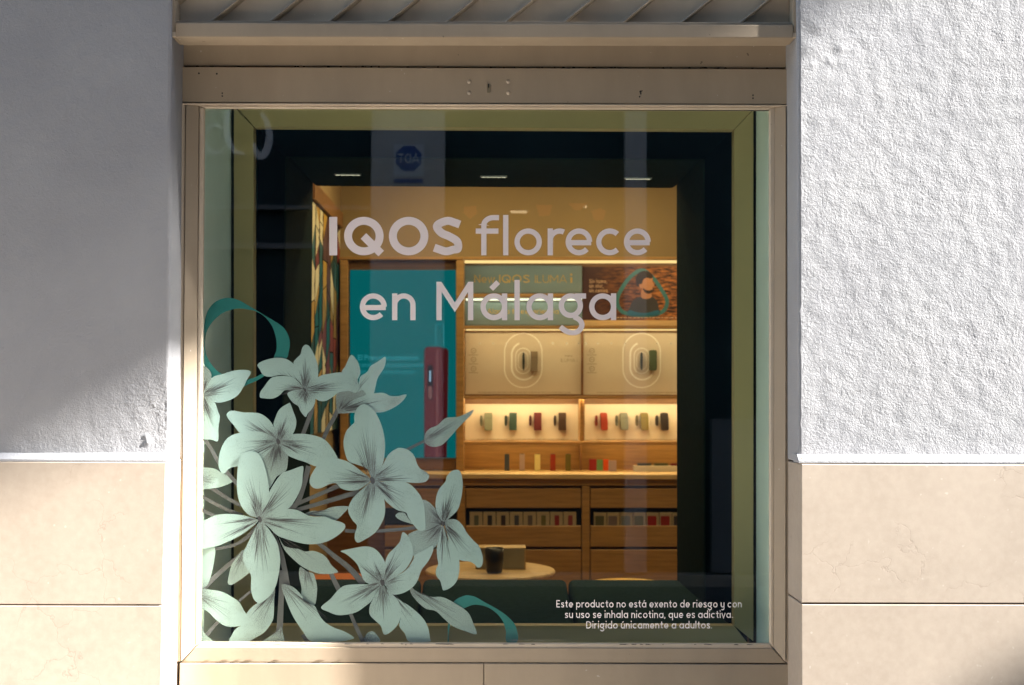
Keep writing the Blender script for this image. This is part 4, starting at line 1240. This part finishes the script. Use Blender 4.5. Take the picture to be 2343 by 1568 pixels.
# ================================================================== screen
scr = thing('display_screen', 'tall lit teal display screen in the oak wall, dark red device pictured', 'screen', W(921, 1048, YU + .04))
M['screen'] = emission_mat('teal_screen_glow', (0.001, 0.118, 0.134), 0.078)
M['scr_body'] = emission_mat('screen_red', (0.100, 0.018, 0.022), 0.088)
M['scr_hi'] = emission_mat('screen_red_light', (0.155, 0.045, 0.048), 0.088)
M['scr_side'] = emission_mat('screen_red_dark', (0.058, 0.006, 0.008), 0.080)
M['scr_dark'] = emission_mat('screen_black', (0.02, 0.015, 0.02), 0.048)
M['scr_blue'] = emission_mat('screen_blue', (0.30, 0.42, 0.60), 0.080)
M['scr_button'] = emission_mat('screen_button', (0.18, 0.07, 0.07), 0.080)
M['scr_text'] = emission_mat('screen_text', (0.03, 0.26, 0.32), 0.080)
part('screen_panel', lambda bm: pbox(bm, 801, 618, 1043, 1048, YU + .035, .02), M['screen'], 0, 1, scr)
YQ = YU + .034
def spic(name, pts, m, d):
    bm = NB(); flat(bm, pts, YQ - d); return obj(name, bm, M[m], scr, recalc=False)
bm = NB()
flat(bm, [(970.5, 1047), (970.5, 803), (973, 796), (980, 793.5), (1004, 793.5), (1011, 796), (1012.5, 803), (1011, 1047)], YQ - .0003, 0)
flat(bm, [(1011, 1047), (1012.5, 803), (1010, 796), (1020, 797), (1025.5, 801), (1026, 808), (1022, 1047)], YQ - .0005, 1)
flat(bm, [(997, 1047), (998, 800), (1003, 800), (1002.5, 1047)], YQ - .0007, 2)
flat(bm, rrect(978, 835, 990.5, 916, 5.5), YQ - .0009, 3)
flat(bm, rrect(982, 848, 986, 874, 1.8), YQ - .0011, 4)
flat(bm, rrect(979.5, 883, 989, 913, 4.4), YQ - .0011, 5)
obj('device_picture', bm, [M['scr_body'], M['scr_side'], M['scr_hi'], M['scr_dark'], M['scr_blue'], M['scr_button']], scr, recalc=False)
bm = NB()
write(bm, 'El Precalentamiento', 819, 824.5, 8.6, .24, on_plane(YQ - .0005), width=138)
write(bm, 'comienza automáticamente', 820, 840.5, 7.6, .16, on_plane(YQ - .0005), width=148)
write(bm, 'tras la primera vibración', 822, 856, 7.6, .16, on_plane(YQ - .0005), width=127)
for q in ribbon2d([(997, 792), (997, 745), (1000, 742), (1012, 742), (1015.5, 745), (1015.5, 793)], .7):
    bm.faces.new([bm.verts.new(W(x, y, YQ - .0005)) for x, y in q])
obj('screen_text', bm, M['scr_text'], scr, recalc=False)

# ================================================================== poster
po = thing('wall_poster', 'printed poster of a dark haired man inside a teal ring before bricks', 'poster', W(1440, 733, YP))
def brick_print():
    m = mat('brick_print', (.2, .06, .02), .6, 0)
    t = m.node_tree
    b = t.nodes['Principled BSDF']
    src = t.nodes.new('ShaderNodeTexCoord').outputs['Object']
    mp = t.nodes.new('ShaderNodeMapping')
    mp.inputs['Scale'].default_value = (9, 1, 42)
    mp.inputs['Rotation'].default_value = (0, R(-6), 0)
    t.links.new(src, mp.inputs[0])
    n = add_noise(t, mp.outputs[0], 1.6, 5, .65)
    sx = t.nodes.new('ShaderNodeSeparateXYZ')
    t.links.new(src, sx.inputs[0])
    lit = maprange(t, sx.outputs[0], -.25, .22, 0, 1)
    c = mixcol(t, maprange(t, n, .42, .62, 0, 1), (.035, .012, .008), (.55, .20, .045))
    c = mixcol(t, lit, (.05, .012, .010), c)
    t.links.new(c, b.inputs['Base Color'])
    return m
M['brick_print'] = brick_print()
PZ = lambda x, y: (1029.6 + .2736 * x, 543.4 + .2736 * y)
part('poster_sheet', lambda bm: pbox(bm, 1334, 611, 1640, 732.5, YP, .02), M['brick_print'], 0, 1, po)
part('poster_margin', lambda bm: pbox(bm, 1334, 733, 1640, 745, YP - .005, .02), M['wood_pale'], 0, 1, po)
bm = NB()
drop = crom([(1600, 275), (1690, 330), (1770, 440), (1815, 530), (1790, 610), (1700, 648), (1560, 650), (1440, 620), (1398, 540), (1425, 450), (1500, 340)], True, 8)
drop.append(drop[0])
for q in ribbon2d([PZ(*p) for p in drop], 4.4):
    bm.faces.new([bm.verts.new(W(x, y, YP - .001)) for x, y in q])
obj('teal_ring', bm, plain('poster_teal', (.05, .19, .21)), po, recalc=False)
bm = NB()
def fp(pts, d, mi): flat(bm, [PZ(*p) for p in crom(pts, True, 5)], YP - d, mi)
fp([(1500, 640), (1505, 580), (1540, 520), (1600, 495), (1640, 490), (1700, 500), (1735, 540), (1745, 590), (1740, 640)], .002, 0)
fp([(1600, 500), (1605, 440), (1650, 430), (1680, 460), (1685, 500), (1640, 515)], .0025, 1)
fp([(1600, 400), (1600, 340), (1650, 310), (1690, 330), (1695, 370), (1710, 405), (1695, 415), (1695, 450), (1670, 462), (1630, 450), (1605, 430)], .003, 1)
fp([(1560, 400), (1555, 340), (1575, 300), (1620, 280), (1670, 290), (1698, 325), (1680, 345), (1650, 338), (1620, 350), (1606, 385), (1585, 412)], .0035, 2)
fp([(1612, 425), (1640, 440), (1668, 444), (1696, 436), (1690, 460), (1660, 472), (1628, 458)], .004, 2)
fp([(1583, 395), (1597, 390), (1603, 415), (1594, 428), (1585, 415)], .0045, 1)
fp([(1500, 650), (1500, 610), (1560, 625), (1640, 632), (1740, 610), (1745, 640), (1700, 652)], .005, 3)
obj('portrait_print', bm, [plain('poster_shirt', (.055, .05, .05)), plain('poster_skin', (.52, .25, .13)), plain('poster_hair', (.03, .018, .014)), plain('poster_blue', (.02, .13, .22))], po, recalc=False)
bm = NB()
for i, s in enumerate(('Sin humo,', 'sin olor,', 'sin ceniza.')):
    write(bm, s, 1348, 648 + i * 10.6, 6.2, .24, on_plane(YP - .0015), width=(41, 33, 44)[i])
obj('poster_text', bm, plain('poster_cream', (.55, .36, .22)), po, recalc=False)
bm = NB()
x = 1410
while x < 1545:
    l = rg.uniform(4, 11)
    flat(bm, [(x, 726), (x + l, 726), (x + l, 728.4), (x, 728.4)], YP - .0015)
    x += l + 2
obj('poster_caption', bm, plain('poster_cream', (.55, .36, .22)), po, recalc=False)

# ================================================================== patchwork panel on the left wall
ap = thing('mosaic_panel', 'tall patchwork art panel of cream, ochre, plum and teal on side wall', 'wall art', (XL + .02, 3.9, 1.4))
XA = XL + .025
def at_x(px, py):
    """point of the left wall panel plane seen at px, py"""
    v = ROT @ Vector(((px - 1171.5) / FPX, -(py - 784.0) / FPX, -1.0))
    return CAM + v * ((XA - CAM.x) / v.x)
y_near, y_far = at_x(711, 700).y, at_x(776, 700).y
z_top, z_bot = at_x(776, 522).z, at_x(740, 988).z
part('panel_board', lambda bm: wbox(bm, XL + .002, XA, y_near, y_far, z_bot, z_top), M['gap'], 0, 1, ap)
part('panel_cornice', lambda bm: wbox(bm, XL + .002, XA + .02, y_near - .02, y_far, z_top + .003, z_top + .10), M['wood_dark'], 0, 1, ap)
PALL = [plain('art_cream', (.80, .74, .52)), plain('art_ochre', (.55, .33, .05)), plain('art_plum', (.11, .05, .06)), plain('art_green', (.02, .07, .065)), plain('art_teal', (.01, .12, .15)), plain('art_red', (.30, .045, .03)), plain('art_gold', (.36, .24, .06)), plain('art_wine', (.2, .04, .05))]
bm = NB()
ra = random.Random(21)
cols = [0, .11, .24, .36, .5, .63, .76, .88, 1.0]
seq = [0, 1, 2, 0, 3, 6, 4, 1, 5, 0, 7, 3, 6, 0, 2, 4]
for ci in range(8):
    u0, u1 = cols[ci], cols[ci + 1]
    z = 0.0
    sl0 = ra.uniform(-.05, .05)
    while z < 1:
        hgt = ra.uniform(.05, .17)
        z2 = min(1, z + hgt)
        sl = ra.uniform(-.06, .06) if z2 < 1 else 0
        P = [(u0 + .006, z + (sl0 if z > 0 else 0)), (u1 - .006, z - (sl0 if z > 0 else 0)), (u1 - .006, z2 - sl - .006), (u0 + .006, z2 + sl - .006)]
        if ra.random() < .45:
            P = [P[0], P[1], ((u0 + u1) / 2 + .03, (P[1][1] + P[2][1]) / 2), P[2], P[3], ((u0 + u1) / 2 - .045, (P[0][1] + P[3][1]) / 2)]
        vs = [bm.verts.new((XA + .003, y_near + (y_far - y_near) * u, z_bot + (z_top - z_bot) * min(1, max(0, v)))) for u, v in P]
        fce = bm.faces.new(vs)
        fce.material_index = seq[ra.randrange(len(seq))]
        z = z2
        sl0 = sl
obj('patchwork', bm, PALL, ap)

# ================================================================== goods on the shelves
def pouch(label, group, x0, y0, x1, y1, rgb, r, lean=0):
    bm = NB()
    P = rrect(x0, y0, x1, y1, r)
    P = [(x + lean * (y - y0) / (y1 - y0), y) for x, y in P]
    solid(bm, P, YP - .045, .042)
    bmesh.ops.recalc_face_normals(bm, faces=bm.faces[:])
    bev(bm, .006, 2, 60)
    o = obj('charging_case', bm, plain('case_%d_%d_%d' % rgb, rgb), None)
    tag(o, label, 'charging case', group)
    bm = NB(); solid(bm, [(x0 + 1.2 + lean * .3, y0 + (y1 - y0) * .30), (x1 - 1.2 + lean * .3, y0 + (y1 - y0) * .30), (x1 - 1.2 + lean * .3, y0 + (y1 - y0) * .30 + .7), (x0 + 1.2 + lean * .3, y0 + (y1 - y0) * .30 + .7)], YP - .0457, .002)
    obj('lid_seam', bm, plain('seam', (.05, .04, .03)), o)
    return o
def holder(label, group, x0, y0, x1, y1, rgb):
    bm = NB()
    c = (x0 + x1) / 2; w = (x1 - x0) / 2; m_ = (y0 + y1) / 2; hh = (y1 - y0) / 2
    solid(bm, [(c + w * math.copysign(abs(math.cos(a)) ** .7, math.cos(a)), m_ + hh * math.copysign(abs(math.sin(a)) ** .8, math.sin(a))) for a in [2 * math.pi * i / 20 for i in range(20)]], YP - .035, .033)
    o = obj('tobacco_heater', bm, plain('heater_%d_%d_%d' % rgb, rgb), None)
    tag(o, label, 'heater', group)
    bm = NB(); solid(bm, rrect(c - w * .35, m_ - hh * .25, c + w * .35, m_ + hh * .35, w * .3, 3), YP - .0362, .002)
    obj('button', bm, M['gap'], o)
    return o
zx = lambda x: 1041.1 + x * .2246
zy = lambda y: 915.2 + y * .2246
G1, G2 = 'charging cases on the lit middle shelf', 'slim heaters beside the charging cases'
for x0, x1, h0, h1, rgb, nm, rnd, ln in ((300, 380, 252, 282, (124, 130, 108), 'grey green', 1.5, 0), (553, 630, 504, 532, (52, 72, 62), 'dark green', 1.5, 0), (805, 882, 754, 782, (92, 34, 32), 'burgundy', 1.5, 0), (1055, 1133, 1006, 1032, (62, 44, 30), 'brown black', 1.5, 0),
                                         (1478, 1552, 1428, 1456, (140, 50, 26), 'orange red', 4, 2), (1680, 1760, 1635, 1662, (116, 120, 104), 'pale grey round topped', 4, 2), (1890, 1968, 1841, 1869, (118, 106, 48), 'olive', 4, 2), (2095, 2172, 2046, 2074, (42, 34, 30), 'black', 4, 2)):
    pouch('%s charging case on the lit middle shelf' % nm, G1, zx(x0), zy(130), zx(x1), zy(311), rgb, rnd, ln)
    holder('slim heater left of the %s charging case' % nm, G2, zx(h0), zy(157), zx(h1), zy(267), tuple(int(v * .8) for v in rgb))
pouch('brown grey case in front of the left ring print', 'cases before the ring prints', 1214.5, 804, 1230.5, 850, (128, 114, 92), 1.2, 0)
pouch('green rounded case in front of the right ring print', 'cases before the ring prints', 1486.5, 801, 1503.5, 848, (78, 92, 68), 4, 0)
holder('thin dark heater in the middle of the left ring print', 'heaters inside the ring prints', 1195.3, 806, 1200.5, 847, (60, 66, 60))
holder('thin dark heater in the middle of the right ring print', 'heaters inside the ring prints', 1465.8, 806, 1471, 847, (52, 66, 62))
# counter goods
ZCT = W(1100, 1085, YU - .28).z
def stand(name, label, cat, group, x0, y0, x1, y1, rgb, Y, dep, r=.004, cap=None):
    a, b = W(x0, (y0 + y1) / 2, Y), W(x1, (y0 + y1) / 2, Y)
    top = W(x0, y0, Y).z
    bm = NB(); wbox(bm, a.x, b.x, Y, Y + dep, ZCT + .001, top); bev(bm, r, 3)
    o = obj(name, bm, plain('good_%d_%d_%d' % rgb, rgb), None)
    tag(o, label, cat, group)
    if cap:
        bm = NB(); wbox(bm, a.x + .004, b.x - .004, Y + .004, Y + dep - .004, top, top + .003); obj(cap, bm, plain('cap_dark', (.06, .05, .05)), o)
    return o
YX = YU + .075
for x0, x1, rgb, nm in ((504, 554, (70, 78, 92), 'slate grey'), (658, 710, (186, 166, 166), 'mauve grey'), (812, 868, (236, 226, 160), 'cream'), (972, 1024, (160, 50, 18), 'rust red'), (1126, 1180, (108, 98, 34), 'olive green')):
    stand('upright_heater', '%s heater standing upright on the oak counter' % nm, 'heater', 'upright heaters on the counter', zx(x0), zy(555), zx(x1), zy(735), rgb, YX, .024, .006, 'mouth')
for x0, x1, y0, rgb, nm, Y in ((1368, 1440, 605, (150, 34, 36), 'crimson', YX + .04), (1446, 1507, 612, (104, 150, 104), 'green', YX + .04), (1512, 1566, 608, (222, 84, 22), 'bright orange', YX + .035), (1566, 1644, 620, (178, 156, 160), 'mauve', YX - .05)):
    stand('sleeve', '%s cover standing on the counter right of the upright heaters' % nm, 'cover', 'coloured covers on the counter', zx(x0), zy(y0), zx(x1), zy(740), rgb, Y, .03, .010)
tr = thing('display_tray', 'low pale tray on the counter at the right edge of the shelves', 'tray', (W(1500, 1080, YX).x, YX, ZCT + .001))
a, b = W(1450, 1080, YX).x, W(1600, 1080, YX).x
bm = NB(); wbox(bm, a, b, YX - .06, YX + .06, ZCT + .001, ZCT + .035); bev(bm, .004); obj('tray_box', bm, M['cream'], tr)
for k, rgb in enumerate(((70, 74, 76), (84, 86, 62), (120, 36, 36))):
    c = W(1474 + 38 * k, 1072, YX).x
    bm = NB(); wbox(bm, c - .045, c + .045, YX - .012, YX + .012, ZCT + .0362, ZCT + .052); bev(bm, .007, 3)
    o = obj('tobacco_heater', bm, plain('lying_%d' % k, rgb), None)
    tag(o, '%s heater lying on the pale counter tray' % ('slate grey', 'olive', 'dark red')[k], 'heater', 'heaters lying on the tray')
# boxed packs in the open slots
lx = lambda x: 1029.6 + x * .2344
ly = lambda y: 1115.4 + y * .2344
PK = 'boxed packs in the open drawers'
zsl = W(1200, 1202.5, YC).z
def pack(label, x0, x1, y0, rgb, pic0, pic1):
    Y = YC + .012
    bm = NB(); pbox(bm, lx(x0), ly(y0), lx(x1), 1203.2, Y, .03); bmesh.ops.recalc_face_normals(bm, faces=bm.faces[:]); bev(bm, .002, 1)
    o = obj('product_pack', bm, plain('pack_card', (.42, .34, .22)), None)
    tag(o, label, 'pack', PK)
    bm = NB(); solid(bm, rrect(lx(pic0), ly(y0 + 34), lx(pic1), 1202.5, 1.6, 3), Y - .002, .0018)
    obj('printed_device', bm, plain('pic_%d_%d_%d' % rgb, rgb), o)
for i, (rgb, nm) in enumerate((((92, 96, 80), 'grey green'), ((40, 36, 34), 'charcoal'), ((46, 32, 22), 'dark brown'), ((66, 68, 78), 'slate blue'), ((96, 84, 80), 'mauve grey'), ((104, 98, 50), 'olive'), ((136, 30, 24), 'dark red'), ((136, 60, 60), 'dusty pink'))):
    x = 192 + i * 131
    pack('pack picturing a %s device, left open drawer' % nm, x, x + 124, 240, rgb, x + 44, x + 88)
for i, (rgb, nm) in enumerate((((86, 84, 56), 'olive green'), ((112, 98, 98), 'mauve'), ((116, 120, 122), 'light grey'), ((108, 104, 58), 'lime olive'), ((150, 32, 26), 'scarlet'), ((140, 36, 26), 'brick red'), ((60, 56, 60), 'slate'))):
    x = 1405 + i * 128
    pack('pack picturing a %s device, right open drawer' % nm, x, x + 122, 246, rgb, x + 12, x + 98)

# ================================================================== table, cup, box, poufs
YT = 3.05
tc_ = W(1122, 1302, YT)
tb = thing('round_table', 'round pale table behind the window seat', 'table', (tc_.x, YT, .015))
bm = NB(); lathe(bm, [(0, 0), (.34, 0), (.355, -.004), (.36, -.014), (.355, -.024), (.34, -.028), (0, -.028)], (tc_.x, YT, tc_.z), 64); obj('table_top', bm, M['wood_pale'], tb, smooth=False)
bm = NB(); lathe(bm, [(.03, tc_.z - .028), (.03, .05), (.04, .035), (.2, .03), (.2, .016)], (tc_.x, YT, 0), 32); obj('pedestal', bm, M['lampbody'], tb)
bxa, bxb = W(1088, 1270, YT - .02), W(1203, 1270, YT - .02)
hb = W(1150, 1254, YT - .02).z - tc_.z
bx_ = thing('storage_box', 'pale open box with grey front on the round table', 'box', ((bxa.x + bxb.x) / 2, YT + .05, tc_.z + .001))
bm = NB(); wbox(bm, bxa.x, bxb.x, YT - .02, YT + .12, tc_.z + .001, tc_.z + hb); bev(bm, .003); obj('box_body', bm, M['wood_pale'], bx_)
bm = NB(); wbox(bm, bxa.x + .004, bxb.x - .008, YT - .023, YT - .0205, tc_.z + .004, tc_.z + hb - .004); obj('box_front', bm, plain('grey_card', (.36, .34, .26)), bx_)
cc = W(1131, 1306, YT - .16)
cup = NB()
hz = W(1131, 1254, YT - .16).z - tc_.z
lathe(cup, [(0, .002), (.037, .002), (.043, .010), (.049, hz * .5), (.052, hz), (.048, hz), (.044, hz * .5), (.038, .012), (0, .010)], (cc.x, YT - .16, tc_.z), 40)
tag(obj('cup', cup, plain('black_ceramic', (.018, .017, .016), .35), None, smooth=True), 'black tapered cup standing on the round table before the box', 'cup')
def pouf(label, px, py, Y, rx, col):
    c = W(px, py, Y)
    bm = NB(); lathe(bm, [(0, .03), (rx * .9, .03), (rx, .06), (rx * 1.02, (c.z) * .5), (rx, c.z - .03), (rx * .93, c.z - .008), (rx * .6, c.z), (0, c.z + .003)], (c.x, Y, 0), 40)
    o = obj('pouf', bm, col, None, smooth=True)
    tag(o, label, 'pouf')
    bm = NB()
    for k in range(4):
        a = k * 1.5708 + .7
        wbox(bm, c.x + math.cos(a) * rx * .7 - .015, c.x + math.cos(a) * rx * .7 + .015, Y + math.sin(a) * rx * .7 - .015, Y + math.sin(a) * rx * .7 + .015, .016, .031)
    obj('feet', bm, M['gap'], o)
pouf('yellow pouf just showing over the right seat cushion', 1435, 1333, 2.7, .23, plain('yellow_fabric', (.80, .48, .03)))
pouf('orange pouf just showing over the left seat cushion', 780, 1322, 2.7, .24, plain('orange_fabric', (.72, .2, .025)))

# ================================================================== the other side of the street (seen mirrored in the pane)
YO = -7.0
def mir(px, py):
    """point on the opposite front whose mirror image is seen at px, py"""
    p = W(px, py, 2 * YG - YO)
    return Vector((p.x, YO, p.z))
op = thing('opposite_building', 'dark shopfront with pale pillars mirrored in the window pane', 'building', (0, YO - 1, 0))
def opart(name, m, *b): bm = NB(); wbox(bm, *b); return obj(name, bm, M[m], op)
opart('shopfront', 'opp_dark', -14, 24, YO - 5, YO - .2, -.02, 5.4)
opart('upper_front', 'opp_wall', -14, 24, YO - 5, YO - .1, 5.41, 19.0)  # made this tall to hold back sky light from the street
a, b = mir(850, 300), mir(1017, 300)
opart('pillar', 'opp_white', a.x, b.x, YO - .19, YO, 0, 5.4)
a, b = mir(1432, 300), mir(1480, 300)
opart('pillar', 'opp_white', a.x, b.x, YO - .19, YO - .02, 0, 5.4)
a, b = mir(1632, 960), mir(1765, 960)
opart('pillar', 'opp_wall', a.x, b.x, YO - .19, YO - .05, 0, a.z)
a = mir(560, 470); 
opart('ledge', 'opp_wall', mir(470, 475).x - 3, mir(845, 475).x, YO - .19, YO - .1, a.z - .02, a.z + .02)
a = mir(560, 560)
opart('ledge', 'opp_wall', mir(470, 475).x - 3, mir(845, 475).x, YO - .19, YO - .1, a.z - .02, a.z + .03)
opart('pillar', 'opp_white', 6.0, 6.7, YO - .19, YO, 0, 5.4)
opart('pillar', 'opp_white', -7.0, -6.3, YO - .19, YO, 0, 5.4)
# alarm sign on the pale pillar
al = thing('alarm_sign', 'white alarm sign with a blue octagon mirrored near the top of the pane', 'sign', mir(935, 376))
def mrect(x0, y0, x1, y1, d):
    p, q = mir(x0, y0), mir(x1, y1)
    return min(p.x, q.x), max(p.x, q.x), YO + d, YO + d + .004, min(p.z, q.z), max(p.z, q.z)
bm = NB(); wbox(bm, *mrect(901, 331, 970, 405, .001)); obj('sign_board', bm, plain('sign_white', (.40, .43, .48)), al)
bm = NB()
c = mir(935, 363); q = .125
vs = [bm.verts.new((c.x + q * math.cos(R(22.5 + 45 * k)), YO + .007, c.z + q * math.sin(R(22.5 + 45 * k)))) for k in range(8)]
bm.faces.new(vs); obj('octagon', bm, plain('sign_blue', (.03, .06, .22)), al)
bm = NB()
write(bm, 'ADT', 0, 0, .062, .22, lambda x, y, d=0: Vector((c.x + .096 - x, YO + .009 - d, c.z - .045 - y)), width=.19)
obj('sign_letters', bm, plain('sign_white', (.40, .43, .48)), al, recalc=False)
bm = NB(); wbox(bm, *mrect(902, 410, 968, 419, .001)); obj('sign_strip', bm, plain('sign_blue', (.03, .06, .22)), al)
# script neon sign (only its pale strokes are seen, mirrored)
bm = NB()
def stroke(pts, w):
    P = [mir(*p) for p in crom(pts, False, 8)]
    for qd in ribbon2d([(p.x, p.z) for p in P], w, lambda u: .35 + .65 * math.sin(math.pi * u)):
        bm.faces.new([bm.verts.new((x, YO + .06, z)) for x, z in qd])
        
stroke([(600, 262), (614, 285), (619, 320), (612, 348), (600, 360), (588, 350), (584, 330)], .035)
stroke([(528, 250), (522, 280), (524, 318), (540, 348), (562, 355)], .028)
stroke([(512, 300), (500, 290), (478, 298), (470, 320), (482, 345), (505, 352), (520, 335)], .018)
tag(obj('script_sign', bm, plain('sign_tube', (.5, .5, .5)), None), 'white script sign strokes mirrored in the upper left of the pane', 'sign')
# flat orange bunting and two lit lamps on the opposite shopfront, only seen mirrored
bt = thing('glimmers', 'flat orange bunting mirrored on the pane above the thin heading letters', 'glimmers', mir(1290, 470))
for pts in ([(1062, 474), (1090, 472), (1092, 490), (1076, 502), (1060, 488)], [(1226, 470), (1264, 470), (1258, 494), (1234, 496)], [(1300, 467), (1346, 466), (1328, 482), (1314, 482)], [(1352, 484), (1372, 478), (1386, 484), (1380, 504), (1360, 506)]):
    bm = NB(); quad_prism(bm, [mir(*p) + Vector((0, .02, 0)) for p in pts], .006); obj('glimmer_flat', bm, plain('orange_glimmer', (.85, .16, .03)), bt)  # flat cut-outs standing in for orange lights across the street
for x0, y0, x1, y1, lab in ((1333, 471, 1342, 477, 'small bright lamp mirrored on the pane right of the orange bunting'), (1168, 483, 1206, 489, 'long pale lamp mirrored on the pane left of the orange bunting')):
    bm = NB(); wbox(bm, *mrect(x0, y0, x1, y1, .02)); bev(bm, .006, 2)
    lm = tag(obj('shop_lamp', bm, M['lamp'], None), lab, 'lamp')
    bm = NB(); q_ = mrect(x0, y0, x1, y1, 0); wbox(bm, q_[0] + .006, q_[1] - .006, YO - .198, YO + .0195, q_[4] + .008, q_[5] - .008); obj('bracket', bm, M['gap'], lm)
# added unseen sun blocker down the street: its gap lets one band of sun through
XH_ = 28.0
hs = thing('street_end_blocker', 'unseen sun blocker with an open gap, added at the street end', 'building', (XH_ + 2, -2.6, 0))
def hpart(name, m, *b): bm = NB(); wbox(bm, *b); return obj(name, bm, M[m], hs)
U0, U1 = 2.22, -0.2
zlo, zhi = TAN_EL * (XH_ - 2.5) + U1, TAN_EL * XH_ + U0
hpart('wall', 'opp_white', XH_ - 2.5, XH_, -8.5, .0, 0, zlo)  # unseen lower block, cuts the sun below the band
hpart('upper_blocker', 'opp_white', XH_ - 3.2, XH_, -8.5, .0, zhi + .70, zhi + 4.4)  # unseen upper block, shades the facade above the band
hpart('side_blocker', 'opp_white', XH_ - 2.4, XH_ - .05, -8.4, -6.9, zlo + .001, zhi + .699)  # added block, keeps the far ground out of the sun
for k in range(6):
    hpart('sun_filter_slat', 'opp_white', XH_ - .14, XH_ - .13, -6.89, .0, zhi - .079 + .118 * k, zhi - .079 + .118 * k + .108)  # slats added to let a faint share of sun through
for y in (-8.3, -4.3, -.2):
    hpart('blocker_post', 'opp_white', XH_ - 1.4, XH_ - 1.2, y - .1, y + .1, zlo + .001, zhi - .001)

for o in bpy.data.objects:
    if '_o' in o:
        del o['_o']
